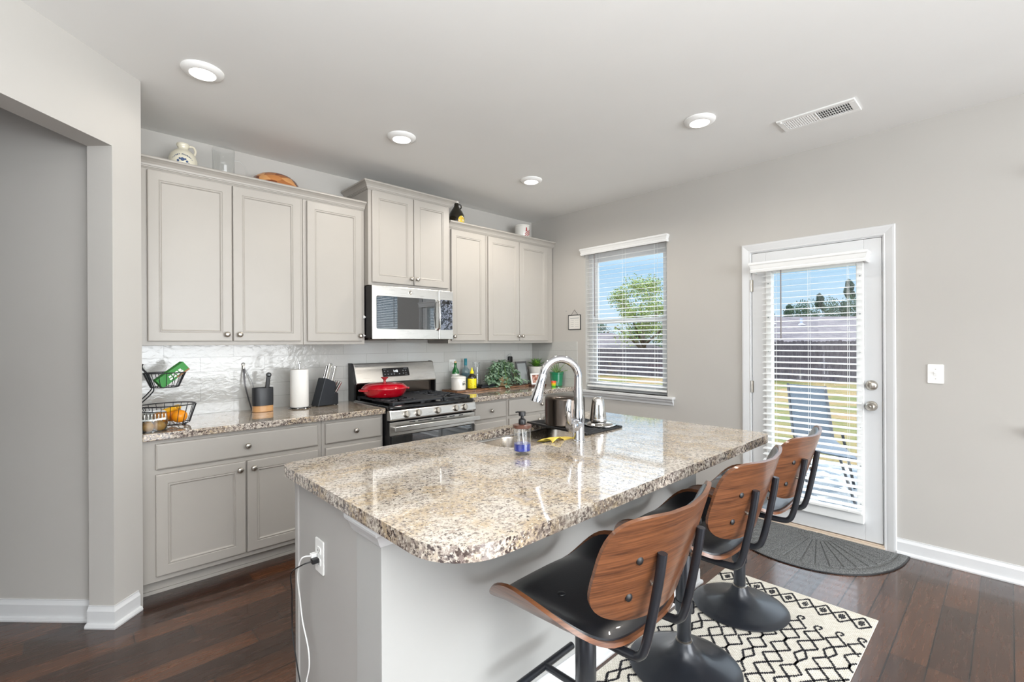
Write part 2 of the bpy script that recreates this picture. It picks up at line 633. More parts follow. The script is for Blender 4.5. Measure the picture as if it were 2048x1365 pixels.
structure(MB().box(-9.1, q0[0] + .05, q0[1] - .1, q0[1] + .02, -.12, HC).build('wall_hall', M['wall']))
structure(MB().box(-9.1, -3.4, 1.5, 1.6, -.12, HC).build('wall_hall_end', M['wall']))
# walls behind the camera, with wide glazed openings
mb = MB()
mb.box(-9.1, -6.2, -9.1, -9.0, -.12, HC).box(-1.4, .12, -9.1, -9.0, -.12, HC).box(-6.2, -1.4, -9.1, -9.0, 2.45, HC)
structure(mb.build('wall_rear', M['wall']))
mb = MB()
mb.box(-9.1, -9.0, -9.1, -6.8, -.12, HC).box(-9.1, -9.0, -2.8, 1.6, -.12, HC).box(-9.1, -9.0, -6.8, -2.8, 2.45, HC)
structure(mb.build('wall_far_left', M['wall']))

# window 1 ------------------------------------------------------------
def sash_window(name, W, label, ext=.03):
    y0, y1, z0, z1 = W
    g = bpy.data.objects.new(name, None)
    COL.objects.link(g)
    structure(g, label)
    mb = MB()
    f = .045
    xo, xi = .118, .062
    mb.box(xi, xo, y0, y0 - f, z0, z1).box(xi, xo, y1, y1 + f, z0, z1).box(xi, xo, y0 - f, y1 + f, z1 - f, z1).box(xi, xo, y0 - f, y1 + f, z0, z0 + f)
    mb.build('window_frame', M['trim'], g, bevel=.003)
    zm = (z0 + z1) / 2 - .012
    for k, (za, zb, xa, nm) in enumerate(((z0 + f, zm + .03, .072, 'lower_sash'), (zm - .008, z1 - f, .092, 'upper_sash'))):
        s = .042
        mb = MB()
        mb.box(xa, xa + .022, y0 - f, y0 - f - s, za, zb).box(xa, xa + .022, y1 + f, y1 + f + s, za, zb)
        mb.box(xa, xa + .022, y0 - f - s, y1 + f + s, za, za + s).box(xa, xa + .022, y0 - f - s, y1 + f + s, zb - s, zb)
        so = mb.build(nm, M['trim'], g, bevel=.003)
        MB().box(xa + .009, xa + .013, y0 - f - s + .002, y1 + f + s - .002, za + s - .002, zb - s + .002).build('pane', M['glass'], so)
    # stool and apron
    mb = MB()
    mb.box(-.05, .06, y0 + ext, y1 - .075, z0 - .024, z0)
    mb.build('window_sill', M['trim'], g, bevel=.006, seg=3)
    mb = MB()
    mb.sweep([(0, y0 + ext - .01), (0, y1 - .06)][::1], [(0, z0 - .024), (.030, z0 - .026), (.026, z0 - .045), (.012, z0 - .060), (.009, z0 - .078), (0, z0 - .078)])
    mb.build('window_apron', M['trim'], g)
    return g
sash_window('window_1', W1, 'white single-hung window')
sash_window('window_2', W2, 'white window past the right edge', .10)

def blind(name, label, y0, y1, z_top, z_bot, x, tilt, pitch, width, valance, wand_y, wand_len, cords, returns=True, bracket=False):
    t = thing(name, label, 'window blind', (x, (y0 + y1) / 2, z_top))
    va0, va1, vz0, vz1, vx = valance
    mb = MB()
    # moulded valance, returns at both ends
    prof = [(0, vz0), (.010, vz0), (.013, vz0 + .012), (.013, vz0 + .018), (.009, vz0 + .022), (.012, vz0 + .030), (.016, vz1 - .022), (.021, vz1 - .016), (.021, vz1 - .006), (.018, vz1), (0, vz1)]
    mb.sweep([(0, va0), (vx, va0), (vx, va1), (0, va1)], prof)
    mb.build('valance', M['blind'], t)
    mb = MB()
    mb.box(vx + .008, min(vx + .055, -.002), y0 - .01, y1 + .01, vz1 - .045, vz1 - .008)
    mb.build('head_rail', M['blind'], t)
    mb = MB()
    n = int((z_top - z_bot) / pitch)
    for i in range(n):
        z = z_bot + .018 + (i + .5) * pitch
        mt = Matrix.Translation((x, 0, z)) @ Matrix.Rotation(-math.radians(tilt), 4, 'Y')
        mb.box(-width / 2, width / 2, y1, y0, -.0013, .0013, mt)
    mb.build('slats', M['blind'], t)
    MB().box(x - width / 2, x + width / 2, y0, y1, z_bot - .004, z_bot + .014).build('bottom_rail', M['blind'], t, bevel=.003)
    mb = MB()
    for yc in cords:
        for dx in (-width / 2 - .001, width / 2 + .001):
            mb.cyl((x + dx, yc, z_bot), (x + dx, yc, z_top + .02), .0011, 6)
    mb.build('ladder_cords', M['blind'], t)
    mb = MB()
    mb.cyl((x - width / 2 - .012, wand_y, z_top - .0), (x - width / 2 - .012, wand_y, z_top - wand_len), .0042, 8)
    mb.sphere((x - width / 2 - .012, wand_y, z_top - wand_len), .006, 6)
    mb.build('tilt_wand', M['wand'], t)
    if bracket:
        MB().box(0.0 - .045, -.045 + .040, y0 + .006, y1 - .006, z_bot - .075, z_bot - .012).build('hold_down_rail', M['blind'], t, bevel=.004)
    return t
M['wand'] = flat('grey_wand', srgb(120, 112, 110), .3)
blind('window_blind', 'open white slatted blind over the kitchen window', W1[0] - .012, W1[1] + .008, 2.255, .915, .028, 9, .0435, .048,
      (W1[0] + .020, W1[1] - .006, 2.258, 2.325, -.030), -.895, .62, (-.91, -1.22, -1.56))
blind('window_blind', 'white slatted blind over the window just past the right edge', W2[0] - .012, W2[1] + .008, 2.255, .915, .028, 9, .0435, .048,
      (W2[0] + .020, W2[1] - .006, 2.258, 2.325, -.030), -4.05, .62, (-4.1, -4.5, -4.9))
blind('window_blind', 'long open white slatted blind hung on the patio door', -2.497, -3.103, 1.893, .222, -.052, 7, .0432, .050,
      (-2.437, -3.128, 1.888, 1.962, -.100), -2.63, .50, (-2.58, -2.80, -3.03), bracket=True)

# patio door ----------------------------------------------------------
g = bpy.data.objects.new('door_1', None)
COL.objects.link(g)
structure(g, 'white patio door with a full-length glazed panel')
ys0, ys1, zs0, zs1 = -2.400, -3.203, .030, 2.048
l0, l1, lz0, lz1 = -2.500, -3.108, .150, 1.925
mb = MB()
mb.box(0, .044, ys0, l0, zs0, zs1).box(0, .044, l1, ys1, zs0, zs1).box(0, .044, l0, l1, zs0, lz0).box(0, .044, l0, l1, lz1, zs1)
mb.build('door_slab', M['trim'], g, bevel=.002)
mb = MB()
mb.sweep([(l0 - .0, lz0), (l1, lz0), (l1, lz1), (l0, lz1)], [(0, 0)] * 3) if False else None
fr = MB()
for (a, b, c, d) in ((l0, l0 - .042, lz0, lz1), (l1, l1 + .042, lz0, lz1), (l0 - .042, l1 + .042, lz0, lz0 + .042), (l0 - .042, l1 + .042, lz1 - .042, lz1)):
    fr.box(-.012, .05, a, b, c, d)
fo = fr.build('glazing_frame', M['white_plastic'], g, bevel=.006, seg=3)
scr = MB()
for yy in (l0 - .020, l1 + .020):
    for k in range(7):
        z = lz0 + .12 + k * (lz1 - lz0 - .24) / 6
        scr.cyl((-.0125, yy, z), (-.0135, yy, z), .0045, 8)
scr.build('screw_caps', M['screen'], fo)
MB().box(.016, .026, l0 - .040, l1 + .040, lz0 + .040, lz1 - .040).build('pane', M['glass'], g)
mb.bm.free()
# casing (mitred, moulded)
def casing(name, ya, yb, ztop, x, w, flip=1):
    prof = [(0, 0), (0, .009), (.006, .012), (.012, .010), (.022, .013), (.040, .017), (.050, .019), (.060, .019), (w, .014), (w, 0)]
    mb = MB()
    pts = [(ya, -.0), (ya, ztop), (yb, ztop), (yb, 0)]
    rows = []
    m2 = [(1, 0), (1, 1), (-1, 1), (-1, 0)]
    for (y, z), (sy, sz) in zip(pts, m2):
        rows.append([(x - h, y + sy * o, z + sz * o) for o, h in prof])
    vs = mb.quad_grid(rows, close_v=True)
    mb.bm.faces.new(vs[0]); mb.bm.faces.new(vs[-1][::-1])
    return mb
casing('door_casing', ys0 + .008, ys1 - .008, zs1 + .010, 0, .064).build('door_casing', M['trim'], g)
mb = MB()
mb.box(.0, .118, D1[0], ys0 + .003, -.0, D1[3]).box(.0, .118, ys1 - .003, D1[1], 0, D1[3]).box(0, .118, ys0 + .003, ys1 - .003, zs1 + .003, D1[3])
mb.build('door_jamb', M['trim'], g)
MB().box(.046, .060, ys0 + .003, ys1 - .003, .02, .04).box(.046, .060, ys0 + .003, ys0 - .010, .02, zs1).box(.046, .060, ys1 - .003, ys1 + .010, .02, zs1).box(.046, .060, ys0, ys1, zs1 - .01, zs1 + .003).build('door_stop', M['black'], g)
mb = MB()
mb.box(-.03, .15, ys0 + .012, ys1 - .012, -.004, .016).box(-.006, .12, ys0 + .012, ys1 - .012, .016, .024)
mb.build('threshold', flat('pale_threshold', srgb(206, 190, 172), .45), g, bevel=.003)
for hz in (1.80, 1.015, .22):
    mb = MB().cyl((-.010, ys0 + .004, hz - .045), (-.010, ys0 + .004, hz + .045), .0065, 10)
    mb.box(-.004, 0, ys0 - .010, ys0 + .016, hz - .045, hz + .045)
    mb.build('hinge', M['nickel'], g)
RY = Matrix.Rotation(-PI / 2, 4, 'Y')
mb = MB().lathe([(0, .06), (.018, .061), (.027, .052), (.029, .042), (.024, .030), (.012, .024), (.012, .010), (.030, .009), (.033, .004), (.033, 0)][::-1], (0, -3.147, .935), 26, RY)
mb.lathe([(0, .066), (.008, .064), (.008, .058)][::-1], (0, -3.147, .935), 12, RY)
mb.build('door_knob', M['nickel'], g, smooth=True)
mb = MB().lathe([(0, .022), (.018, .022), (.026, .016), (.033, .007), (.034, 0)][::-1], (0, -3.147, 1.072), 26, RY)
mb.box(-.038, -.018, -3.147 - .005, -3.147 + .005, 1.072 - .017, 1.072 + .017)
mb.build('deadbolt', M['nickel'], g, smooth=True)
MB().box(-.001, .03, ys1 - .0005, ys1 - .0035, .90, .97).build('strike_plate', M['nickel'], g)

# baseboards ----------------------------------------------------------
BB = [(0, 0), (.026, 0), (.027, .008), (.023, .018), (.013, .022), (.013, .078), (.010, .084), (.008, .088), (.005, .096), (.005, .102), (0, .102)]
def baseboard(name, path, label=None):
    return structure(MB().sweep(path, BB).build(name, M['trim']), label)
baseboard('baseboard_right', [(0, ys1 - .072), (0, -9.0)][::1])
baseboard('baseboard_window', [(0, -.64), (0, ys0 + .072)])
baseboard('baseboard_left', [A, B, Cc] [::-1], 'white baseboard wrapping the wall end')
baseboard('baseboard_hall', [Dd, Ee][::-1])

# tiles ---------------------------------------------------------------
structure(MB().box(-3.60, 0, -.009, 0, .88, 1.372).build('trim_1', M['tile_x']), 'glossy white wall tiles behind the counter')
structure(MB().box(-.009, 0, -.009, -.667, .88, 1.372).build('trim_2', M['tile_y']), 'white wall tiles beside the window')

# outlet by the range, light switch, sign -----------------------------
def outlet(parent_label, cat, loc, rot, w=.076, h=.118, kind='outlet', name='wall_outlet'):
    """plate in local xz plane facing -y"""
    t = thing(name, parent_label, cat, loc, rotz=rot)
    mb = MB()
    mb.prism(rrect(-w / 2, w / 2, -h / 2, h / 2, (.006,) * 4, 4), 0, .006, RX)
    mb.build('cover_plate', M['white_plastic'], t, local=True, bevel=.002)
    if kind == 'outlet':
        for sz in (-1, 1):
            mb = MB()
            mb.prism(rrect(-.017, .017, sz * .0195 - .0135, sz * .0195 + .0135, (.008,) * 4, 5), .006, .008, RX)
            mb.build('receptacle', M['white_plastic'], t, local=True)
            mb = MB()
            for sx in (-.006, .006):
                mb.box(sx - .0012, sx + .0012, -.0085, -.0078, sz * .0195 - .002, sz * .0195 + .006)
            mb.lathe([(.0022, 0), (.0022, .0005)], (0, -.008, sz * .0195 - .007), 10, RX)
            mb.build('slots', M['black'], t, local=True)
    else:
        mb = MB()
        mb.box(-.006, .006, -.016, -.004, -.002, .010, Matrix.Rotation(-.3, 4, 'X'))
        mb.box(-.008, .008, -.008, -.005, -.013, .013)
        mb.build('toggle', M['white_plastic'], t, local=True, bevel=.001)
        for sz in (-.030, .030):
            MB().lathe([(.0028, 0), (.0028, .001)], (0, -.006, sz), 10, RX).build('screw', M['nickel'], t, local=True)
    return t
outlet('white duplex outlet on the tiles right of the range', 'outlet', (-1.135, -.009, 1.143), 0)
outlet('white light switch on the wall right of the patio door', 'light switch', (0, -3.464, 1.162), -PI / 2, kind='switch', name='light_switch')

t = thing('hanging_sign', 'small white metal-framed notice hanging between cabinets and window', 'sign', (0, -.632, 1.577))
MB().box(-.006, -.001, -.553, -.711, 1.502, 1.652).build('sign_panel', flat('sign_face', srgb(226, 224, 219), .5), t)
mb = MB()
for a in ((-.549, -.715, 1.648, 1.655), (-.549, -.715, 1.499, 1.506), (-.549, -.556, 1.499, 1.655), (-.708, -.715, 1.499, 1.655)):
    mb.box(-.010, -.001, *a)
mb.build('sign_frame', M['black'], t, bevel=.002)
MB().tube([(-.005, -.585, 1.652), (-.006, -.634, 1.708), (-.005, -.680, 1.652)], .0016, 6).build('hanging_wire', M['black'], t)
mb = MB()
mb.box(-.0065, -.0058, -.574, -.690, 1.617, 1.624)
for r in range(4):
    for c in range(2):
        y = -.585 - c * .062
        z = 1.597 - r * .022
        for k in range(3):
            mb.box(-.0064, -.0058, y - k * .014, y - k * .014 - .009, z, z + .004)
mb.build('faint_print', M['screen'], t)
tag(MB().lathe([(.005, 0), (.005, .004), (0, .005)], (0, -.515, 1.70), 10, RY).build('wall_nail', M['screen']), 'small nail in the wall above the hanging notice', 'nail')

# ceiling lights and vent ----------------------------------------------
M['lens'] = emis('lamp_lens', (1.0, .95, .87, 1), 6.0)
LP = [(-3.385, -1.005, 'nearest round ceiling light, above the left cabinets', 1.5), (-2.262, -1.005, 'round ceiling light in front of the microwave cabinet', 7),
      (-1.030, -1.005, 'farthest round ceiling light, nearest the room corner', 17), (-1.027, -2.463, 'round ceiling light beside the ceiling vent', 7)]
proto = None
for x, y, lab, en in LP:
    if proto is None:
        t = thing('ceiling_light', lab, 'ceiling light', (x, y, HC), 'round ceiling lights')
        MB().lathe([(.093, 0), (.093, -.006), (.086, -.014), (.070, -.020), (.058, -.021), (.057, -.017), (.057, 0)], (0, 0, 0), 40).build('trim_ring', M['white_plastic'], t, local=True, smooth=True)
        MB().lathe([(.057, -.014), (.057, -.018), (0, -.019)], (0, 0, 0), 32).build('light_lens', M['lens'], t, local=True)
        proto = t
    else:
        t = copy_tree(proto)
        t.location = (x, y, HC)
        tag(t, lab, 'ceiling light', 'round ceiling lights')
    lamp('ceiling_light_glow', 'SPOT', (x, y, HC - .04), en * 1.5, (1.0, .93, .84), aim=(x, y, 0), size=.06, spot_size=math.radians(168), spot_blend=.6)

t = thing('ceiling_vent', 'long white air vent in the ceiling near the right wall', 'vent', (-.558, -2.980, HC))
x0, x1, y0, y1 = -.655, -.462, -3.182, -2.778
mb = MB()
z0, z1 = HC - .010, HC
mb.box(x0, x0 + .032, y0, y1, z0, z1).box(x1 - .032, x1, y0, y1, z0, z1).box(x0 + .032, x1 - .032, y0, y0 + .035, z0, z1).box(x0 + .032, x1 - .032, y1 - .035, y1, z0, z1)
mb.box(x0 + .032, x1 - .032, -2.984, -2.976, z0, z1)
mb.build('vent_frame', M['white_plastic'], t, bevel=.003)
MB().box(x0 + .03, x1 - .03, y0 + .03, y1 - .03, HC - .0015, HC).build('duct_opening', M['black'], t)
mb = MB()
for i in range(13):
    y = y0 + .044 + i * (.404 / 2 - .05) / 12.5
    mt = Matrix.Translation((0, y, HC - .006)) @ Matrix.Rotation(math.radians(35), 4, 'X')
    mb.box(x0 + .032, x1 - .032, -.0035, .0035, -.0006, .0006, mt)
    y = y1 - .044 - i * (.404 / 2 - .05) / 12.5
    mt = Matrix.Translation((0, y, HC - .006)) @ Matrix.Rotation(math.radians(-25), 4, 'X')
    mb.box(x0 + .032, x1 - .032, -.0062, .0062, -.0006, .0006, mt)
for k in range(4):
    x = x0 + .045 + k * .034
    mb.box(x - .001, x + .001, y0 + .035, y1 - .035, HC - .008, HC - .006)
mb.build('louvers', M['white_plastic'], t)
mb = MB()
mb.box(x0 + .006, x0 + .026, -2.80, -2.806, HC - .018, HC - .010)
mb.build('vent_lever', M['white_plastic'], t)

# ================================================================== CABINETS
def nested(mb, x0, x1, z0, z1, y, steps):
    """front face made of nested rectangles: steps = (inset, depth behind the face y)"""
    loops = []
    for ins, dep in steps:
        loops.append([mb.bm.verts.new((xx, y + dep, zz)) for xx, zz in
                      ((x0 + ins, z0 + ins), (x1 - ins, z0 + ins), (x1 - ins, z1 - ins), (x0 + ins, z1 - ins))])
    for a, b in zip(loops, loops[1:]):
        for i in range(4):
            mb.bm.faces.new([a[i], a[(i + 1) % 4], b[(i + 1) % 4], b[i]])
    mb.bm.faces.new(loops[-1])
    mb.bm.faces.new(loops[0][::-1])

def cab_door(name, x0, x1, z0, z1, y, parent, knob=None, mat=None, panel=True, th=.020):
    mb = MB()
    if panel:
        st = [(0, th), (0, .004), (.0015, .0012), (.005, 0), (.052, 0), (.0545, .0035), (.057, .0035), (.0595, .001), (.063, .001), (.067, .0075), (.070, .0085)]
    else:
        st = [(0, th), (0, .006), (.003, .0025), (.009, 0)]
    nested(mb, x0, x1, z0, z1, y, st)
    o = mb.build(name, mat or M['cab'], parent)
    if knob:
        cab_knob(knob[0], knob[1], y, o)
    return o

def cab_knob(x, z, y, parent):
    prof = [(.0085, 0), (.006, .003), (.0055, .010), (.010, .014), (.0165, .019), (.0172, .024), (.014, .029), (.007, .0315), (0, .032)]
    return MB().lathe(prof, (x, y, z), 22, RX).build('knob', M['nickel'], parent, smooth=True, angle=60)

def carcass(t, x0, x1, y0, y1, z0, z1, mat=None):
    return MB().box(x0, x1, y0, y1, z0, z1).build('cabinet_box', mat or M['cab'], t, bevel=.0015, seg=1)

YF, YD = -.330, -.350
ZU0, ZU1 = 1.361, 2.452
CT = M['cab']
# --- wall cabinets
t = thing('wall_cabinet', 'large two-door wall cabinet at the left end, below the jug and pitcher', 'cabinet', (-3.13, 0, ZU0), 'grey wall cabinets')
carcass(t, -3.598, -2.668, YF, -.010, ZU0, ZU1)
cab_door('door', -3.546, -3.114, 1.386, 2.389, YD, t, (-3.146, 1.429))
cab_door('door', -3.108, -2.687, 1.386, 2.389, YD, t, (-3.074, 1.429))
t = thing('wall_cabinet', 'single-door wall cabinet directly left of the microwave', 'cabinet', (-2.44, 0, ZU0), 'grey wall cabinets')
carcass(t, -2.666, -2.204, YF, -.010, ZU0, ZU1)
cab_door('door', -2.642, -2.232, 1.384, 2.389, YD, t, (-2.252, 1.424))
t = thing('wall_cabinet', 'raised two-door cabinet above the microwave', 'cabinet', (-1.82, 0, 1.815), 'grey wall cabinets')
carcass(t, -2.202, -1.438, -.393, -.010, 1.818, 2.572)
cab_door('door', -2.176, -1.812, 1.842, 2.552, -.413, t, (-1.838, 1.892))
cab_door('door', -1.806, -1.462, 1.842, 2.552, -.413, t, (-1.782, 1.892))
def crown(parent, path, z0, name='crown_molding', lab=None):
    prof = [(0, z0), (.004, z0), (.007, z0 + .006), (.011, z0 + .007), (.013, z0 + .013), (.017, z0 + .014), (.020, z0 + .024), (.028, z0 + .036), (.040, z0 + .046), (.048, z0 + .050), (.048, z0 + .060), (.044, z0 + .064), (0, z0 + .064)]
    o = MB().sweep(path, prof).build(name, CT, parent)
    return o
crown(t, [(-2.202, -.012), (-2.202, -.393), (-1.438, -.393), (-1.438, -.012)], 2.556)
t = thing('wall_cabinet', 'narrow single-door wall cabinet directly right of the microwave', 'cabinet', (-1.19, 0, ZU0), 'grey wall cabinets')
carcass(t, -1.412, -.969, YF, -.010, ZU0, ZU1)
cab_door('door', -1.384, -.989, 1.386, 2.389, YD, t, (-1.362, 1.426))
t = thing('wall_cabinet', 'two-door wall cabinet in the corner beside the window wall', 'cabinet', (-.49, 0, ZU0), 'grey wall cabinets')
carcass(t, -.967, -.014, YF, -.010, ZU0, ZU1)
cab_door('door', -.950, -.536, 1.384, 2.389, YD, t, (-.560, 1.432))
cab_door('door', -.530, -.108, 1.384, 2.389, YD, t, (-.502, 1.432))
o = crown(None, [(-3.598, YF), (-2.204, YF)], 2.398)
tag(o, 'long crown molding on top of the left wall cabinets', 'molding', 'crown moldings')
o = crown(None, [(-1.412, YF), (-.014, YF), (-.014, -.012)], 2.398)
tag(o, 'crown molding on top of the right wall cabinets', 'molding', 'crown moldings')

# --- base cabinets
YB, YBD = -.610, -.630
def toe(t, x0, x1):
    MB().box(x0, x1, -.552, -.02, 0, .082).box(x0, x1, -.562, -.552, 0, .018).build('toe_kick', CT, t)
t = thing('base_cabinet', 'wide base cabinet with one long drawer over two doors, left end', 'cabinet', (-3.13, 0, 0), 'grey base cabinets')
carcass(t, -3.600, -2.652, YB, -.010, .082, .853)
cab_door('drawer', -3.542, -2.678, .690, .829, YBD, t, (-3.100, .757), panel=False)
cab_door('door', -3.542, -3.110, .114, .663, YBD, t, (-3.142, .618))
cab_door('door', -3.101, -2.678, .114, .663, YBD, t, (-3.068, .618))
toe(t, -3.600, -2.652)
t = thing('base_cabinet', 'narrow base cabinet with stacked drawers left of the range', 'cabinet', (-2.42, 0, 0), 'grey base cabinets')
carcass(t, -2.650, -2.203, YB, -.010, .082, .853)
for z0, z1 in ((.690, .829), (.404, .663), (.114, .377)):
    cab_door('drawer', -2.628, -2.219, z0, z1, YBD, t, (-2.420, (z0 + z1) / 2), panel=False)
toe(t, -2.650, -2.203)
t = thing('base_cabinet', 'narrow base cabinet with stacked drawers right of the range', 'cabinet', (-1.17, 0, 0), 'grey base cabinets')
carcass(t, -1.388, -.965, YB, -.010, .082, .858)
for z0, z1 in ((.694, .838), (.404, .667), (.114, .377)):
    cab_door('drawer', -1.350, -.984, z0, z1, YBD, t, (-1.168, (z0 + z1) / 2), panel=False)
toe(t, -1.388, -.965)
t = thing('base_cabinet', 'wide base cabinet in the corner under the potted plants', 'cabinet', (-.49, 0, 0), 'grey base cabinets')
carcass(t, -.963, -.004, YB, -.010, .082, .858)
cab_door('drawer', -.944, -.100, .694, .838, YBD, t, (-.522, .766), panel=False)
cab_door('door', -.944, -.526, .114, .667, YBD, t, (-.560, .622))
cab_door('door', -.518, -.100, .114, .667, YBD, t, (-.484, .622))
toe(t, -.963, -.004)

# --- worktops
ZC = .893
def slab(name, pts, z0, z1, label, cat='countertop', holes=None):
    mb = MB()
    mb.prism(pts, z0, z1)
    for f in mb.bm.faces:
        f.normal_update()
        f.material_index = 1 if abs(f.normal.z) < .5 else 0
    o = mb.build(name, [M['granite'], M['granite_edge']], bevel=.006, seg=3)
    return tag(o, label, cat)
slab('countertop', [(-3.601, -.656), (-2.2, -.656), (-2.2, -.010), (-3.601, -.010)], ZC - .040, ZC, 'speckled granite countertop on the left base cabinets')
slab('countertop', [(-1.392, -.656), (-.010, -.656), (-.010, -.010), (-1.392, -.010)], ZC - .035, ZC + .008, 'speckled granite countertop right of the range')
ZR = ZC + .008

# ================================================================== MICROWAVE
t = thing('microwave', 'stainless over-the-range microwave with a dark glass door', 'microwave', (-1.82, 0, 1.40))
x0, x1, z0, z1 = -2.200, -1.441, 1.398, 1.816
MB().box(x0 + .002, x1 - .002, -.438, -.012, z0 + .012, z1 - .003).build('casing', M['black'], t, bevel=.003)
yf = -.452
xs = -1.592
mb = MB()
mb.prism(rrect(x0 + .001, xs - .001, z0, z1 - .002, (.006,) * 4, 4), .036, .048, Matrix.Translation((0, -.402, 0)) @ RX)
mb.build('door', M['steel'], t, bevel=.004)
MB().prism(rrect(-2.165, -1.625, 1.478, 1.735, (.014,) * 4, 5), .048, .0495, Matrix.Translation((0, -.402, 0)) @ RX).build('door_window', M['mirror_black'], t)
MB().prism(rrect(xs + .001, x1, z0, z1 - .002, (.006,) * 4, 4), .036, .048, Matrix.Translation((0, -.402, 0)) @ RX).build('control_side', M['steel'], t, bevel=.004)
M['keypad'] = None
def keypad():
    m = NT('smudged_keypad')
    n = m.noise(m.coords(), 46, 3, .6, 1.2)
    c = m.ramp(n.outputs[0], [(.47, srgb(22, 24, 30)), (.53, srgb(120, 126, 140))])
    m.l(c, m.b.inputs['Base Color'])
    m.set(Roughness=.12, Coat_Weight=.5)
    return m.m
M['keypad'] = keypad()
kp = MB().prism(rrect(-1.578, -1.452, 1.478, 1.735, (.008,) * 4, 4), .048, .0495, Matrix.Translation((0, -.402, 0)) @ RX).build('keypad', M['keypad'], t)
MB().box(-1.560, -1.480, -.4525, -.4515, 1.700, 1.724).build('display', M['black_gloss'], kp)
mb = MB()
mb.tube([(-1.606, -.452, 1.722), (-1.606, -.478, 1.708), (-1.606, -.486, 1.60), (-1.606, -.478, 1.494), (-1.606, -.452, 1.480)], .0115, 12)
mb.build('handle', M['steel_pot'], t, smooth=True)
mb = MB()
mb.lathe([(.018, 0), (.018, .0015), (.0150, .0022), (.0135, .001), (0, .001)], (-1.868, -.4495, 1.775), 28, RX)
lg = mb.build('round_emblem', M['nickel'], t, smooth=True)
text('emblem_script', 'ge', .018, M['screen'], lg, face_y(-1.868, -.4518, 1.777))
for z, r in ((1.571, .013), (1.427, .009)):
    mb = MB().lathe([(r * .55, 0), (r * .55, .006), (r, .008), (r, .020), (r * .6, .022), (0, .022)], (x0, -.335, z), 16, Matrix.Rotation(-PI / 2, 4, 'Y'))
    mb.build('side_hook', M['white_plastic'], t, smooth=True)
mb = MB()
mb.box(x0 + .01, x1 - .01, -.395, -.02, z0 - .004, z0 + .012)
for k in range(10):
    mb.box(x0 + .06 + k * .02, x0 + .07 + k * .02, -.36, -.20, z0 - .007, z0 - .004)
mb.build('underside_grille', M['steel_dark'], t)

# ================================================================== RANGE
X0, X1 = -2.196, -1.402
t = thing('range', 'stainless gas range with black grates between the base cabinets', 'stove', ((X0 + X1) / 2, 0, 0))
MB().box(X0 + .004, X1 - .004, -.655, -.02, .06, .872).build('range_body', M['black'], t, bevel=.003)
for xx in (X0 + .06, X1 - .06):
    for yy in (-.60, -.08):
        MB().cyl((xx, yy, 0), (xx, yy, .062), .018, 12).build('levelling_foot', M['black'], t)
# cooktop tray with raised rim
mb = MB()
cx, cy = (X0 + X1) / 2, -.375
rows = []
for ins, z in ((.004, .872), (0, .880), (0, .896), (.006, .906), (.020, .908), (.030, .902), (.038, .892), (.06, .890)):
    rows.append([(x, y, z) for x, y in rrect(X0 + ins, X1 - ins, -.700 + ins, -.075 - ins, (.03, .03, .01, .01), 5)])
vs = mb.quad_grid(rows, close_v=True)
mb.bm.faces.new(vs[-1]); mb.bm.faces.new(vs[0][::-1])
mb.build('cooktop', M['black_gloss'], t, smooth=True)
# back guard: black sides, sloping stainless fascia, lower strip
mb = MB()
side = [(-.012, .88), (-.110, .88), (-.118, .93), (-.120, 1.03), (-.066, 1.196), (-.050, 1.202), (-.012, 1.202)]
mt = Matrix(((0, 0, 1, 0), (1, 0, 0, 0), (0, 1, 0, 0), (0, 0, 0, 1)))
for xa, xb in ((X0, X0 + .020), (X1 - .012, X1)):
    mb.prism(side, xa, xb, mt)
mb.box(X0 + .02, X1 - .012, -.060, -.012, .88, 1.196)
mb.build('back_guard', M['black'], t, bevel=.002)
fas = [(-.060, 1.035), (-.128, 1.028), (-.130, 1.040), (-.076, 1.192), (-.068, 1.199), (-.055, 1.199)]
bg = MB().prism(fas, X0 + .018, X1 - .004, mt).build('back_panel', M['steel'], t, bevel=.004)
MB().box(X0 + .03, X1 - .02, -.066, -.058, .90, 1.032).build('lower_strip', M['steel_dark'], t)
# display on the sloping panel
sl = math.atan2(.054, .152)
dm = Matrix.Translation((cx - .008, -.104, 1.117)) @ Matrix.Rotation(-sl, 4, 'X') @ RX
dp = MB().prism(rrect(-.129, .129, -.040, .036, (.008,) * 4, 4), .0, .003, dm).build('control_display', M['black_gloss'], t, bevel=.001)
M['led'] = emis('clock_digits', (.85, .93, 1, 1), 1.6)
M['greyprint'] = flat('key_print', srgb(170, 176, 184), .5)
text('clock_digits', '1:42', .026, M['led'], dp, dm @ Matrix.Translation((-.004, .006, .0035)))
mb = MB()
for gx, gy in ((-.108, .010), (-.078, .010), (-.108, -.018), (-.078, -.018), (-.046, -.018), (-.020, -.018), (.030, -.018), (.070, .010), (.095, .010), (.070, -.014), (.095, -.014)):
    mb.box(gx - .006, gx + .006, gy - .0012, gy + .0012, .003, .0036, dm)
    mb.box(gx - .004, gx + .004, gy - .0055, gy - .004, .003, .0036, dm)
mb.box(-.118, -.090, .026, .0275, .003, .0036, dm).box(.076, .112, .026, .0275, .003, .0036, dm).box(.084, .112, -.031, -.0295, .003, .0036, dm)
mb.build('key_print', M['greyprint'], dp)
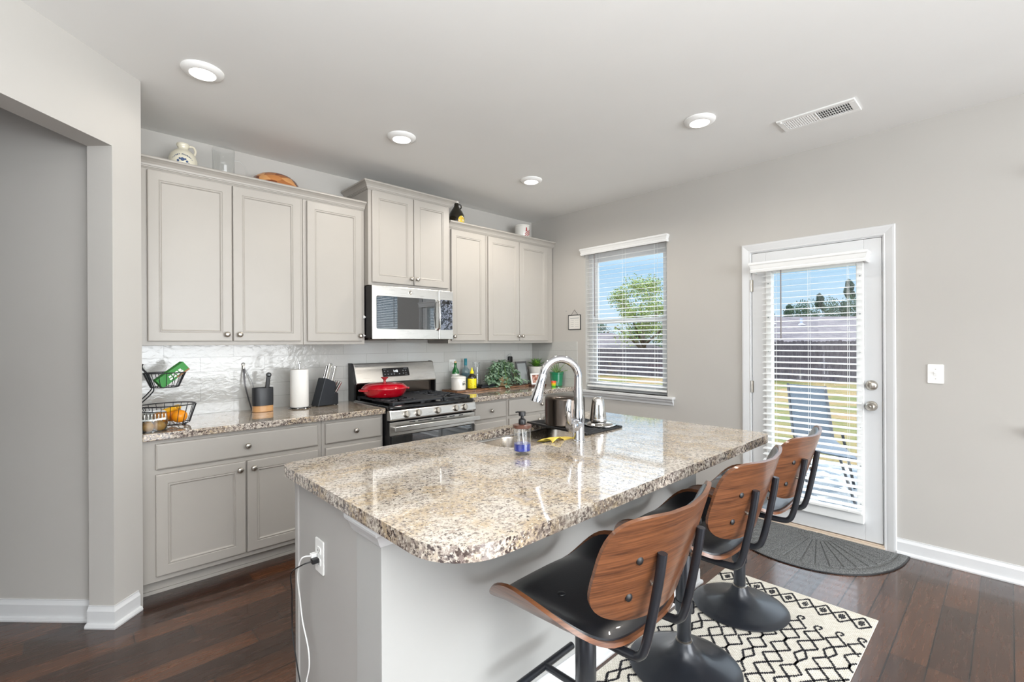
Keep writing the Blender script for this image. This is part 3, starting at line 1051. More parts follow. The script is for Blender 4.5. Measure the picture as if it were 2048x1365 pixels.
# control panel, knobs
cp = [(-.655, .872), (-.694, .876), (-.702, .868), (-.716, .812), (-.712, .802), (-.655, .800)]
MB().prism(cp, X0 + .002, X1 - .002, mt).build('control_panel', M['steel'], t, bevel=.004)
kn = None
for kx in (-2.062, -1.962, -1.786, -1.612, -1.524):
    km = Matrix.Translation((kx, -.709, .840)) @ Matrix.Rotation(-.24, 4, 'X') @ RX
    mb = MB()
    mb.lathe([(.027, 0), (.027, .004), (.0235, .006), (.0225, .022), (.020, .026), (0, .027)], (0, 0, 0), 26, km)
    mb.box(-.0045, .0045, -.020, .020, .024, .031, km)
    mb.build('burner_knob', M['nickel'], t, smooth=True)
# oven door, handle, window, vents
MB().box(X0 + .004, X1 - .004, -.690, -.655, .195, .790).build('oven_door', M['black'], t, bevel=.003)
MB().box(X0 + .006, X1 - .006, -.698, -.688, .690, .788).build('door_band', M['steel'], t, bevel=.003)
MB().box(X0 + .006, X1 - .006, -.698, -.688, .195, .255).build('lower_band', M['steel'], t, bevel=.003)
MB().box(X0 + .018, X1 - .016, -.699, -.690, .258, .688).build('oven_window', M['mirror_black'], t, bevel=.002)
mb = MB()
for xa, xb in ((-2.03, -1.98), (-1.955, -1.835), (-1.81, -1.69), (-1.665, -1.615), (-1.57, -1.53)):
    mb.box(xa, xb, -.699, -.697, .774, .781)
mb.build('vent_slots', M['black'], t)
mb = MB()
mb.prism(rrect(X0 + .016, X1 + .010, .724, .764, (.012,) * 4, 5), .742, .758, RX)
for xx in (X0 + .045, X1 - .022):
    mb.box(xx - .014, xx + .014, -.745, -.695, .732, .756)
mb.build('oven_handle', M['steel'], t, bevel=.005, seg=3)
MB().box(X0 + .004, X1 - .004, -.690, -.655, .065, .190).build('storage_drawer', M['steel'], t, bevel=.003)
# burners and grates
for bx, by, r in ((-2.04, -.53, .045), (-2.04, -.23, .038), (-1.56, -.53, .045), (-1.56, -.23, .038), (-1.80, -.38, .050)):
    MB().lathe([(r + .012, .890), (r + .012, .897), (r, .898), (r, .906), (r - .004, .910), (0, .911)], (bx, by, 0), 24).build('burner', M['iron'], t)
def bar(mb, a, b, w=.010, h=.014):
    a, b = Vector(a), Vector(b)
    d = (b - a)
    q = d.to_track_quat('X', 'Z').to_matrix().to_4x4()
    mb.box(0, d.length, -w / 2, w / 2, -h / 2, h / 2, Matrix.Translation(a) @ q)
def grate(xa, xb, ya=-.672, yb=-.105, zt=.932):
    mb = MB()
    z = zt - .007
    for (p, q) in (((xa, ya), (xb, ya)), ((xb, ya), (xb, yb)), ((xb, yb), (xa, yb)), ((xa, yb), (xa, ya))):
        bar(mb, (*p, z), (*q, z), .014, .014)
    for x in (xa, xb):
        for y in (ya, yb):
            mb.box(x - .009, x + .009, y - .009, y + .009, .892, zt)
    xm = (xa + xb) / 2
    ym = (ya + yb) / 2
    bar(mb, (xa, ym, z), (xb, ym, z), .014, .014)
    for yc in ((ya + ym) / 2, (yb + ym) / 2):
        for k in range(8):
            an = k * PI / 4
            r0, r1 = .028, .118
            dx, dy = math.cos(an), math.sin(an)
            ex = min(abs((xb - xa) / 2 / dx) if abs(dx) > .01 else 9, abs((ym - ya) / 2 / dy) if abs(dy) > .01 else 9)
            bar(mb, (xm + dx * r0, yc + dy * r0, z + .002), (xm + dx * ex, yc + dy * ex, z), .009, .013)
    for k in range(1, 6):
        x = xa
        for s_, xx in ((1, xa), (-1, xb)):
            y = ya + k * (yb - ya) / 6
            mb.box(xx - .003, xx + .003 + s_ * .022, y - .006, y + .006, zt - .010, zt + .004)
    return mb
grate(X0 + .048, X0 + .290).build('grate', M['iron'], t, bevel=.002, seg=1)
grate(X1 - .290, X1 - .048).build('grate', M['iron'], t, bevel=.002, seg=1)
mb = MB()
mb.prism(rrect(X0 + .300, X1 - .300, -.672, -.105, (.02,) * 4, 4), .918, .932)
for xx in (X0 + .31, X1 - .31):
    for yy in (-.66, -.12):
        mb.box(xx - .008, xx + .008, yy - .008, yy + .008, .89, .92)
mb.build('griddle', M['iron'], t, bevel=.004)

# red braiser on the left rear burner
t = thing('casserole_dish', 'red enamel casserole with lid on the left burners', 'pot', (-2.035, -.33, .935))
mb = MB()
mb.lathe([(0, .935), (.130, .936), (.146, .944), (.166, .972), (.176, .996), (.180, 1.002), (.176, 1.003), (.170, .998), (.0, .96)], (-2.035, -.33, .004), 48)
mb.build('pot_body', M['red'], t, smooth=True, angle=60)
for s in (-1, 1):
    mb = MB()
    pts = []
    for k in range(13):
        a = -PI / 2 + PI * k / 12
        pts.append((-2.035 + s * (.172 + .036 * math.cos(a)), -.33 + .055 * math.sin(a), .998))
    mb.tube(pts, .0075, 8)
    mb.build('side_handle', M['red'], t, smooth=True)
mb = MB()
mb.lathe([(.181, 1.003), (.181, 1.008), (.174, 1.014), (.160, 1.026), (.150, 1.034), (.120, 1.042), (.060, 1.048), (0, 1.050)], (-2.035, -.33, .004), 48)
ld = mb.build('lid', M['red'], t, smooth=True, angle=60)
MB().lathe([(.014, 1.048), (.010, 1.056), (.010, 1.066), (.018, 1.078), (.028, 1.086), (.029, 1.090), (0, 1.091)], (-2.035, -.33, .004), 24).build('lid_knob', flat('worn_red_knob', srgb(168, 70, 72), .25), ld, smooth=True)

# ================================================================== ISLAND
ZI = .900
IX0, IX1, IY0, IY1 = -3.276, -1.278, -2.945, -1.822
t = thing('kitchen_island', 'grey painted island base with a pilaster and an outlet on its end', 'island', (-2.28, -2.2, 0))
M['isl_wall'] = flat('island_wall_paint', srgb(177, 177, 175), .7, wobble=.012, bump=.05, bscale=300)
# cabinet shell is open on top so the sink bowls hang inside it
mb = MB()
mb.box(-3.230, -3.210, -2.395, -1.862, 0, .860).box(-1.320, -1.300, -2.395, -1.862, 0, .860)
mb.box(-3.210, -1.320, -1.882, -1.862, .10, .860).box(-3.210, -1.320, -1.945, -1.925, 0, .10).box(-3.210, -1.320, -2.395, -1.882, .10, .12)
mb.build('cabinet_box', M['isl'], t)
MB().box(-3.236, -3.222, -1.890, -1.858, 0, .860).build('corner_stile', M['isl'], t, bevel=.002)
for k in range(4):
    xa = -3.19 + k * .47
    cab = MB()
    # doors face the cooking side: frame drawn with the same nested profile, turned round
    o = cab_door('door', -(xa + .44), -xa, .13, .66, 1.842, None, mat=M['isl'])
    o.parent = t
    mloc = Matrix.Translation(-Vector((-2.28, -2.2, 0))) @ Matrix.Rotation(PI, 4, 'Z')
    o.matrix_local = mloc
    o2 = cab_door('drawer', -(xa + .44), -xa, .69, .835, 1.842, None, mat=M['isl'], panel=False)
    o2.parent = t
    o2.matrix_local = mloc
    cab.bm.free()
MB().box(-3.234, -1.292, -2.556, -2.395, 0, .860).build('knee_wall', M['isl_wall'], t, bevel=.003)
cap = [(0, .792), (.006, .794), (.008, .800), (.012, .802), (.016, .812), (.024, .828), (.034, .838), (.036, .846), (.036, .860), (0, .860)]
MB().sweep([(-3.234, -2.388), (-3.234, -2.556), (-3.09, -2.556)], cap).build('capital_molding', M['trim'], t)
MB().sweep([(-3.234, -2.400), (-3.234, -2.556), (-1.292, -2.556), (-1.292, -2.400)], BB).build('base_molding', M['trim'], t)

# granite top with the sink cut-out
hole = rrect(-2.470, -1.760, -2.290, -1.885, (.12, .08, .08, .07), 8)
outer = rrect(IX0, IX1, IY0, IY1, (.16, .06, .03, .05), 8)
mb = MB()
bm = mb.bm
for z in (ZI - .040, ZI):
    pass
def ring(pts, z): return [bm.verts.new((x, y, z)) for x, y in pts]
o_t, o_b, h_t, h_b = ring(outer, ZI), ring(outer, ZI - .040), ring(hole, ZI), ring(hole, ZI - .040)
def edges(vs): return [bm.edges.new((vs[i], vs[(i + 1) % len(vs)])) for i in range(len(vs))]
for a, b in ((o_t, h_t), (o_b, h_b)):
    es = edges(a) + edges(b)
    bmesh.ops.triangle_fill(bm, use_beauty=True, use_dissolve=False, edges=es)
for a, b in ((o_t, o_b), (h_t, h_b)):
    n = len(a)
    for i in range(n):
        bm.faces.new([a[i], a[(i + 1) % n], b[(i + 1) % n], b[i]])
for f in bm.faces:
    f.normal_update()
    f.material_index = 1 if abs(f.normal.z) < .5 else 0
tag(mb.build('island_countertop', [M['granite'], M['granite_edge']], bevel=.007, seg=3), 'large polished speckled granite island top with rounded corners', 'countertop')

t = thing('sink', 'stainless double-bowl sink set under the island granite', 'sink', (-2.12, -2.09, ZI - .04))
zr = ZI - .042
flx = MB()
bowls = (rrect(-2.462, -2.125, -2.275, -1.895, (.11, .06, .06, .07), 8), rrect(-2.085, -1.770, -2.275, -1.895, (.06, .07, .07, .06), 8))
for k, bp in enumerate(bowls):
    cx_ = sum(p[0] for p in bp) / len(bp)
    cy_ = sum(p[1] for p in bp) / len(bp)
    rows = []
    for sc_, z in ((1.06, zr - .001), (1.0, zr - .001), (.985, zr - .010), (.955, zr - .16), (.90, zr - .185), (.80, zr - .192), (.15, zr - .196)):
        rows.append([(cx_ + (x - cx_) * sc_, cy_ + (y - cy_) * sc_, z) for x, y in bp])
    mb = MB()
    vs = mb.quad_grid(rows, close_v=True)
    mb.bm.faces.new(vs[-1])
    bo = mb.build('bowl', M['steel_sink'], t, smooth=True, angle=60)
    MB().lathe([(.042, 0), (.040, .004), (.028, .002), (0, .001)], (cx_, cy_, zr - .1955), 24).build('drain', M['chrome'], bo, smooth=True)
flx.box(-2.122, -2.088, -2.285, -1.89, zr - .016, zr - .002).build('divider', M['steel_sink'], t, bevel=.004)

t = thing('faucet', 'tall chrome gooseneck faucet on the island', 'faucet', (-2.108, -2.365, ZI))
fx, fy = -2.108, -2.365
mb = MB()
mb.lathe([(.030, 0), (.030, .004), (.0275, .006), (.0265, .100), (.0255, .140), (.024, .150), (0, .152)], (fx, fy, ZI), 28)
mb.build('base', M['chrome'], t, smooth=True, angle=50)
pts = []
dirv = Vector((-.88, .47, 0)).normalized()       # spout swings over the left bowl
Rg = .090
mb = MB()
pts.append(Vector((fx, fy, ZI + .10)))
pts.append(Vector((fx, fy, ZI + .20)))
for k in range(0, 17):
    a = PI * (k / 16) * .94
    pts.append(Vector((fx, fy, ZI + .300)) + dirv * (Rg - Rg * math.cos(a)) + Vector((0, 0, Rg * math.sin(a))))
rad = [.0245, .0215] + [.0185] * (len(pts) - 2)
mb.tube(pts, rad, 18)
mb.build('spout', M['chrome'], t, smooth=True)
tip = pts[-1]
tdir = (pts[-1] - pts[-2]).normalized()
mb = MB()
q = tdir.to_track_quat('Z', 'Y').to_matrix().to_4x4()
mb.lathe([(.0185, -.004), (.0195, 0), (.0197, .030), (.0215, .055), (.0260, .095), (.0290, .120), (.0290, .128), (.020, .129), (0, .127)], tip, 26, q)
mb.build('spray_head', M['chrome'], t, smooth=True)
# side hub and lever
hd = Vector((-.985, -.17, 0)).normalized()
hb = Vector((fx, fy, ZI + .078))
mb = MB()
mb.lathe([(.026, 0), (.026, .040), (.031, .043), (.031, .070), (.026, .079), (0, .081)], hb, 24, hd.to_track_quat('Z', 'Y').to_matrix().to_4x4())
hub = mb.build('valve_hub', M['chrome'], t, smooth=True, angle=40)
lp = smooth_path([hb + hd * .066 + Vector((0, 0, .006)), hb + hd * .086 + Vector((0, 0, .030)), hb + hd * .096 + Vector((0, 0, .060)), hb + hd * .098 + Vector((0, 0, .090)), hb + hd * .086 + Vector((0, 0, .124))], 4)
MB().tube(lp, [.010 + .004 * math.sin(PI * k / (len(lp) - 1)) for k in range(len(lp))], 12).build('lever', M['chrome'], t, smooth=True)

# soap pump
sx_, sy_ = -2.492, -2.372
t = thing('soap_dispenser', 'clear glass soap pump half full of blue soap beside the sink', 'soap dispenser', (sx_, sy_, ZI))
prof = [(0, .001), (.030, .001), (.0335, .004), (.0335, .125), (.0335, .130)]
MB().lathe([(0, 0), (.031, 0), (.0366, .004), (0.0372, .012), (0.0372, .112), (.0352, .112), (.0352, .018), (.030, .014), (0, .012)], (sx_, sy_, ZI), 36).build('bottle', M['clear'], t, smooth=True, angle=50)
MB().lathe([(0, .0135), (.030, .0145), (.0349, .0175), (.0349, .046), (0, .046)], (sx_, sy_, ZI), 32).build('blue_soap', flat('blue_soap', srgb(28, 66, 200), .05, coat=.6, Transmission_Weight=.6), t, smooth=True, angle=50)
MB().lathe([(0, .112), (.0382, .112), (.0388, .114), (.0388, .124), (.034, .126), (0, .126)], (sx_, sy_, ZI), 32).build('wooden_lid', M['darkwood'], t, smooth=True, angle=40)
mb = MB()
mb.lathe([(.0150, .126), (.0155, .130), (.0155, .144), (.012, .149), (.0065, .151), (.0065, .160), (.0145, .162), (.0145, .178), (.013, .180), (0, .180)], (sx_, sy_, ZI), 24)
mb.tube([(sx_, sy_, ZI + .175), (sx_ - .012, sy_ + .014, ZI + .177), (sx_ - .018, sy_ + .021, ZI + .175)], .0038, 8)
mb.build('pump', M['black'], t, smooth=True, angle=40)
MB().tube([(sx_, sy_, ZI + .113), (sx_ + .004, sy_, ZI + .07), (sx_ + .010, sy_ - .004, ZI + .016)], .0028, 8).build('dip_tube', M['white_plastic'], t, smooth=True)

# yellow cloth over the divider
mb = MB()
rows = []
for i in range(9):
    u = i / 8
    row = []
    for j in range(9):
        v = j / 8
        row.append((-2.245 + .150 * u + .012 * math.sin(v * 5), -2.318 + .085 * v - .006 * math.sin(u * 7), ZI + .003 + .022 * max(0, math.sin(u * 5.2 + v * 2)) * (1 - v * .6) + (-.030 * max(0, (v - .55)))))
    rows.append(row)
mb.quad_grid(rows)
o = mb.build('dishcloth', flat('yellow_cloth', srgb(236, 208, 96), .9, bump=.4, bscale=300), smooth=True)
o.modifiers.new('thick', 'SOLIDIFY').thickness = .003
tag(o, 'crumpled yellow dishcloth at the sink edge', 'dishcloth')

# drying rack and washed pans
t = thing('drying_rack', 'black roll-up drying rack across the right half of the sink', 'drying rack', (-1.83, -2.08, ZI))
mb = MB()
ra, rb, rc, rd = (-1.985, -2.325), (-1.690, -2.325), (-1.610, -1.900), (-1.945, -1.862)
for k in range(24):
    f = k / 23
    p = Vector((ra[0] + (rd[0] - ra[0]) * f, ra[1] + (rd[1] - ra[1]) * f, ZI + .006))
    q_ = Vector((rb[0] + (rc[0] - rb[0]) * f, rb[1] + (rc[1] - rb[1]) * f, ZI + .006))
    mb.cyl(p, q_, .0042, 8)
mb.build('rods', M['black'], t, smooth=True)
mb = MB()
for a_, b_ in ((ra, rd), (rb, rc)):
    bar(mb, (*a_, ZI + .006), (*b_, ZI + .006), .016, .012)
mb.build('end_strips', M['black'], t, bevel=.002)
px_, py_ = -1.852, -2.062
t = thing('stock_pot', 'large dark steel stock pot upside down on the drying rack', 'pot', (px_, py_, ZI + .011))
mb = MB()
mb.lathe([(.106, .011), (.113, .011), (.115, .015), (.112, .020), (.112, .152), (.109, .163), (.100, .170), (0, .172)], (px_, py_, ZI), 48)
mb.build('pot_body', M['steel_dark'], t, smooth=True, angle=60)
MB().tube([(px_ - .104 * .2 + .012, py_ - .102, ZI + .075), (px_ - .005, py_ - .130, ZI + .060), (px_ - .04, py_ - .138, ZI + .052), (px_ - .075, py_ - .118, ZI + .060), (px_ - .082, py_ - .066, ZI + .075)], .0045, 8).build('loop_handle', M['chrome'], t, smooth=True)
bx_, by_ = -1.748, -2.228
t = thing('saucepan_lid', 'round domed steel lid lying on the drying rack', 'lid', (bx_, by_, ZI + .011))
MB().lathe([(.082, .011), (.086, .013), (.086, .017), (.074, .019), (.066, .026), (.050, .030), (.030, .033), (0, .034)], (bx_, by_, ZI), 40).build('lid_plate', M['steel_pot'], t, smooth=True, angle=60)
t = thing('steel_cup', 'tall tapered steel cup upside down on the round lid', 'cup', (bx_ - .005, by_ + .01, ZI + .034))
MB().lathe([(.043, .034), (.045, .034), (.0455, .040), (.0375, .120), (.032, .155), (.024, .166), (0, .167)], (bx_ - .005, by_ + .01, ZI), 32).build('cup_body', M['steel_pot'], t, smooth=True, angle=60)
MB().lathe([(.0462, .050), (.0470, .052), (.0462, .054)], (bx_ - .005, by_ + .01, ZI - .006), 32).build('rim_band', M['chrome'], t, smooth=True)

# outlet on the island end with two plugs and cables
ot = outlet('white duplex outlet on the end of the island', 'outlet', (-3.2305, -2.103, .618), -PI / 2, w=.074, h=.118)
t = thing('black_charging_cable', 'black cable plugged into the island outlet', 'cable', (-3.239, -2.10, .607))
MB().box(-3.262, -3.239, -2.112, -2.090, .598, .614).build('plug', M['black'], t, bevel=.002)
MB().tube(smooth_path([(-3.262, -2.101, .606), (-3.290, -2.085, .597), (-3.300, -2.010, .545), (-3.275, -1.940, .450), (-3.262, -1.900, .36), (-3.262, -1.905, .27), (-3.268, -1.965, .19), (-3.272, -2.02, .12), (-3.275, -2.03, .03), (-3.30, -2.02, .004)]), .0024, 8).build('cord', M['black'], t, smooth=True)
t = thing('white_charging_cable', 'white cable plugged into the island outlet', 'cable', (-3.239, -2.09, .620))
MB().box(-3.258, -3.239, -2.092, -2.072, .612, .626).build('plug', M['white_plastic'], t, bevel=.002)
MB().tube(smooth_path([(-3.258, -2.082, .619), (-3.284, -2.064, .610), (-3.282, -2.022, .53), (-3.268, -2.005, .44), (-3.262, -2.012, .36), (-3.258, -2.055, .28), (-3.262, -2.075, .225), (-3.268, -2.065, .17), (-3.275, -2.085, .12), (-3.285, -2.03, .05), (-3.31, -1.99, .004)]), .0024, 8).build('cord', M['white_plastic'], t, smooth=True)

# ================================================================== BAR STOOLS
def superell(r, th, W, D, n=3.0):
    c, s = math.cos(th), math.sin(th)
    return (W * r * math.copysign(abs(c) ** (2 / n), c), D * r * math.copysign(abs(s) ** (2 / n), s))

def make_stool(label, x, y, rz):
    t = thing('bar_stool', label, 'bar stool', (x, y, .0045), 'walnut and black leather bar stools', rz)
    hs = ST['hs']
    def seat_pt(r, th, off=0.0, W=.318, D=.232):
        px, py = superell(r, th, W, D, 3.0)
        v = (py / D + 1) / 2
        vv = min(1.0, v / .75)
        s = abs(px) * (.80 + .20 * vv * vv * (3 - 2 * vv))
        sg = 1 if px >= 0 else -1
        c0, rr = .145, .125
        if s <= c0:
            x_, z_, nx, nz = s, 0.0, 0.0, 1.0
        else:
            a_ = (s - c0) / rr
            x_, z_ = c0 + rr * math.sin(a_), rr * (1 - math.cos(a_))
            nx, nz = -math.sin(a_), math.cos(a_)
        z_ += .010 * (1 - v) ** 2 - .014 * max(0, v - .8) * 5 * nz
        return Vector((sg * (x_ + nx * off), py - .006, hs + z_ + nz * off))
    NR, NTH = 12, 56
    def shell(fn, top, bot, edge_in=1.0):
        rows = []
        for i in range(1, NR + 1):
            r = edge_in * i / NR
            rows.append([fn(r, 2 * PI * k / NTH, top(r / edge_in)) for k in range(NTH)])
        for i in range(NR, 0, -1):
            r = edge_in * i / NR
            rows.append([fn(r, 2 * PI * k / NTH, bot(r / edge_in)) for k in range(NTH)])
        mb = MB()
        vs = mb.quad_grid(rows, close_v=True)
        mb.bm.faces.new(vs[0][::-1]); mb.bm.faces.new(vs[-1])
        return mb
    shell(seat_pt, lambda r: 0, lambda r: -.012).build('seat_shell', M['walnut'], t, local=True, smooth=True, angle=50)
    sc_ = shell(seat_pt, lambda r: .006 + .016 * (1 - r ** 7), lambda r: .0004, .955).build('seat_cushion', M['leather'], t, local=True, smooth=True, angle=60)
    for bx in (-.095, .095):
        p = seat_pt(abs(bx) / .318, 0 if bx > 0 else PI, .0225)
        MB().sphere((bx, .02, p.z), .013, 8, 1, 1, .28).build('tuft_button', M['leather'], sc_, local=True, smooth=True)
    # backrest: wide shell wrapped round the sitter, leaning back
    bh, bw = ST['bh'], ST['bw']
    cz, cyb, lean = hs + ST['bz'], ST['by'], ST['lean']
    def back_pt(r, th, off=0.0):
        px, pz = superell(r, th, bw, bh, 4.0 if math.sin(th) >= 0 else 2.7)
        u = px / bw
        if pz < 0:
            px *= (1 - .10 * (pz / bh) ** 2)
        z_up = pz + (.040 * u * u if pz > 0 else 0) * (pz / bh)
        yy = cyb + ST['wrap'] * abs(u) ** 2.0 - lean * (z_up / bh)
        nrm = Vector((-2 * ST['wrap'] * u / bw, 1, .2)).normalized()
        return Vector((px, yy, cz + z_up)) + nrm * off
    shell(back_pt, lambda r: 0, lambda r: -.012).build('backrest_shell', M['walnut'], t, local=True, smooth=True, angle=50)
    shell(back_pt, lambda r: .006 + .018 * (1 - r ** 7), lambda r: .0004, .955).build('backrest_cushion', M['leather'], t, local=True, smooth=True, angle=60)
    # rear bolts on the shell
    for bx in (-.172, .178):
        for bz in (-.062, .040):
            p = back_pt(0, 0)
            u = bx / bw
            p = Vector((bx, cyb + ST['wrap'] * u * u - lean * bz / bh, cz + bz))
            MB().lathe([(.0105, .010), (.0105, .0145), (.007, .017), (0, .0175)], p, 14, Vector((ST['wrap'] * 2 * u / bw, -1, 0)).to_track_quat('Z', 'Y').to_matrix().to_4x4()).build('back_bolt', M['black'], t, local=True, smooth=True)
    # two bent arms carrying the backrest
    for bx in (-.115, .115):
        zt = cz + .048
        yb_ = cyb - .030 + ST['wrap'] * .24
        P = smooth_path([(bx, -.02, hs - .036), (bx, -.10, hs - .036), (bx, yb_ + .085, hs - .036), (bx, yb_ + .052, hs - .026), (bx, yb_ + .036, hs + .004), (bx, yb_ + .020, hs + .07), (bx, yb_ - .002, cz - .03), (bx, yb_ - lean * .35 + .002, zt)], 7)
        ar = MB().tube(P, .0125, 14).build('back_arm', M['black_metal'], t, local=True, smooth=True)
        for bz in (-.045, .030):
            MB().cyl((bx + .013, yb_ - lean * bz / bh + .002, cz + bz), (bx + .013, yb_ + .022, cz + bz), .006, 10).build('arm_bolt', M['nickel'], ar, local=True, smooth=True)
    # mechanism plate, gas lift, column, trumpet base
    MB().box(-.09, .09, -.10, .10, hs - .032, hs - .013).build('seat_plate', M['black_metal'], t, local=True, bevel=.006)
    mb = MB().lathe([(0, ST['step']), (.032, ST['step']), (.033, ST['step'] + .003), (.033, hs - .035), (.030, hs - .03), (0, hs - .03)], (0, 0, 0), 32)
    mb.build('lift_sleeve', M['black_metal'], t, local=True, smooth=True, angle=40)
    MB().lathe([(.028, .085), (.028, ST['step'] + .004), (0, ST['step'] + .004)], (0, 0, 0), 28).build('column', M['black_metal'], t, local=True, smooth=True, angle=40)
    bo = MB().lathe([(0, .004), (.205, .004), (.222, .006), (.225, .010), (.220, .014), (.190, .022), (.150, .032), (.110, .042), (.080, .053), (.060, .067), (.046, .085), (.038, .105), (.034, .112), (0, .113)], (0, 0, 0), 72).build('base', M['black_metal'], t, local=True, smooth=True, angle=50)
    MB().lathe([(.0335, .112), (.034, .116), (.030, .118)], (0, 0, 0), 28).build('base_ring', M['nickel'], bo, local=True, smooth=True)
    # T-shaped footrest
    zf = ST['foot']
    mb = MB()
    mb.lathe([(.036, zf - .022), (.036, zf + .022)], (0, 0, 0), 28)
    mb.tube([(0, .03, zf), (0, .170, zf)], .0115, 12)
    mb.tube([(-.150, .170, zf), (.150, .170, zf)], .0125, 14)
    mb.build('footrest', M['black_metal'], t, local=True, smooth=True, angle=50)
    return t
ST = dict(hs=.574, rise=.130, bh=.148, bw=.284, bz=.213, by=-.296, lean=.045, wrap=.078, step=.235, foot=.26)
make_stool('nearest walnut bar stool, its whole seat and backrest in view', -2.690, -2.855, math.radians(2))
make_stool('middle walnut bar stool, between the nearest and the farthest', -2.000, -2.835, math.radians(2))
make_stool('farthest walnut bar stool, backrest in front of the patio door', -1.375, -2.822, math.radians(2))

# ================================================================== RUG, DOORMAT
M['rug'] = None
def rugmat():
    m = NT('woven_cream')
    br = m.n('ShaderNodeTexBrick')
    br.inputs['Scale'].default_value = 1.0
    br.inputs['Brick Width'].default_value = .014
    br.inputs['Row Height'].default_value = .0075
    br.inputs['Mortar Size'].default_value = .0011
    br.inputs['Mortar Smooth'].default_value = .6
    br.inputs['Color1'].default_value = srgb(244, 240, 230)
    br.inputs['Color2'].default_value = srgb(228, 223, 210)
    br.inputs['Mortar'].default_value = srgb(190, 183, 168)
    m.l(m.coords(rot=(0, 0, PI / 2)), br.inputs['Vector'])
    m.l(br.outputs['Color'], m.b.inputs['Base Color'])
    m.set(Roughness=.95)
    inv = m.n('ShaderNodeMath', operation='SUBTRACT')
    inv.inputs[0].default_value = 1.0
    m.l(br.outputs['Fac'], inv.inputs[1])
    m.bump(inv.outputs[0], .7, .004)
    return m.m
M['rug'] = rugmat()
RX0, RX1, RY0, RY1 = -3.15, -1.012, -3.335, -2.600
t = thing('runner_rug', 'cream woven runner with black tribal pattern under the bar stools', 'rug', ((RX0 + RX1) / 2, (RY0 + RY1) / 2, 0))
MB().box(RX0, RX1, RY0, RY1, .0005, .0065).build('rug_pile', M['rug'], t, bevel=.003)
mb = MB()
rnd = random.Random(3)
def stitch(pts, step=.0090, w=.0092):
    P = [Vector((p[0], p[1], 0)) for p in pts]
    for a_, b_ in zip(P, P[1:]):
        d = b_ - a_
        n_ = max(1, int(d.length / step))
        for i in range(n_):
            c_ = a_ + d * ((i + .5) / n_)
            s_ = w * rnd.uniform(.85, 1.15)
            ox, oy = rnd.uniform(-.0008, .0008), rnd.uniform(-.0008, .0008)
            if not (RX0 + .004 < c_.x < RX1 - .004 and RY0 + .004 < c_.y < RY1 - .004):
                continue
            mb.box(c_.x + ox - s_ * .62, c_.x + ox + s_ * .62, c_.y + oy - s_ * .45, c_.y + oy + s_ * .45, .005, .0078)
# border row of linked diamonds with scribbled centres
def diamonds(xc, hx=.062, py=.079):
    n_ = int((RY1 - RY0) / py)
    for i in range(n_ + 1):
        y0_ = RY0 + .012 + i * py
        ym, y1_ = y0_ + py / 2, y0_ + py
        stitch([(xc + rnd.uniform(-.006, .006), y0_), (xc + hx, ym), (xc + rnd.uniform(-.006, .006), y1_)])
        stitch([(xc, y0_), (xc - hx, ym + rnd.uniform(-.004, .004)), (xc, y1_)])
        for k in range(6):
            xx = xc - .022 + k * .0088
            w_ = .017 * (1 - abs(xx - xc) / .040)
            stitch([(xx, ym - w_ + rnd.uniform(-.003, .003)), (xx + .003, ym + w_ + rnd.uniform(-.003, .003))], .006, .0062)
diamonds(-1.105)
# field of drawn-out lattice strands ending in hooks
x_top = -1.235
ny = 9
pitch_y = (RY1 - RY0) / ny
for i in range(ny):
    yc = RY0 + .020 + i * pitch_y
    xt = x_top - .02 - .018 * (i % 3)
    hook = [(xt - .035, yc), (xt - .012, yc + .016), (xt + .010, yc + .012), (xt + .012, yc - .008), (xt - .006, yc - .012), (xt - .020, yc - .002)]
    stitch(hook)
    x_ = xt - .035
    side = 1
    pa = [(x_, yc)]
    pb = [(x_, yc)]
    while x_ > RX0 + .02:
        x_ -= .050
        am = pitch_y * rnd.choice((.30, .42, .50, .50))
        pa.append((x_, yc + side * am))
        pb.append((x_, yc - side * am))
        x_ -= .050
        pa.append((x_, yc + rnd.uniform(-.004, .004)))
        pb.append((x_, yc + rnd.uniform(-.004, .004)))
        if rnd.random() < .25:
            x_ -= .03
            pa.append((x_, yc)); pb.append((x_, yc))
    stitch(pa); stitch(pb)
mb.build('black_yarn_pattern', flat('black_yarn', srgb(40, 40, 44), .95), t)

def doormat():
    m = NT('charcoal_mat')
    n = m.noise(m.coords(), 190, 4, .8)
    m.l(m.ramp(n.outputs[0], [(.40, srgb(52, 54, 55)), (.60, srgb(132, 134, 134))]), m.b.inputs['Base Color'])
    m.set(Roughness=.95)
    m.bump(n.outputs[0], .5, .003)
    return m.m
M['mat'] = doormat()
mcx, mcy, ra_, rb_ = -.030, -2.835, .500, .640
t = thing('doormat', 'half-round charcoal doormat with a sunburst pattern at the patio door', 'doormat', (mcx, mcy, 0))
mb = MB()
rows = []
NRr, NTt = 60, 300
for i in range(NRr + 1):
    r = i / NRr
    row = []
    for j in range(NTt + 1):
        a = PI * j / NTt
        c, s = math.cos(a), math.sin(a)
        X = mcx - rb_ * r * abs(s) ** (2 / 2.2)
        Y = mcy + ra_ * r * math.copysign(abs(c) ** (2 / 2.2), c)
        z = .012
        if r > .24 and r < .88:
            ph = (a / PI * 19) % 1.0
            if min(ph, 1 - ph) < .075: z -= .005
        elif r >= .88 and r < .905: z -= .005
        elif r <= .24:
            if (r * 28) % 1.0 < .3: z -= .004
        if r > .96: z = .012 - (r - .96) / .04 * .006
        if abs(s) < .02: z = min(z, .009)
        row.append((X, Y, z))
    rows.append(row)
vs = mb.quad_grid(rows)
mb.build('mat_top', M['mat'], t, smooth=True, angle=30)
mb = MB()
outl = []
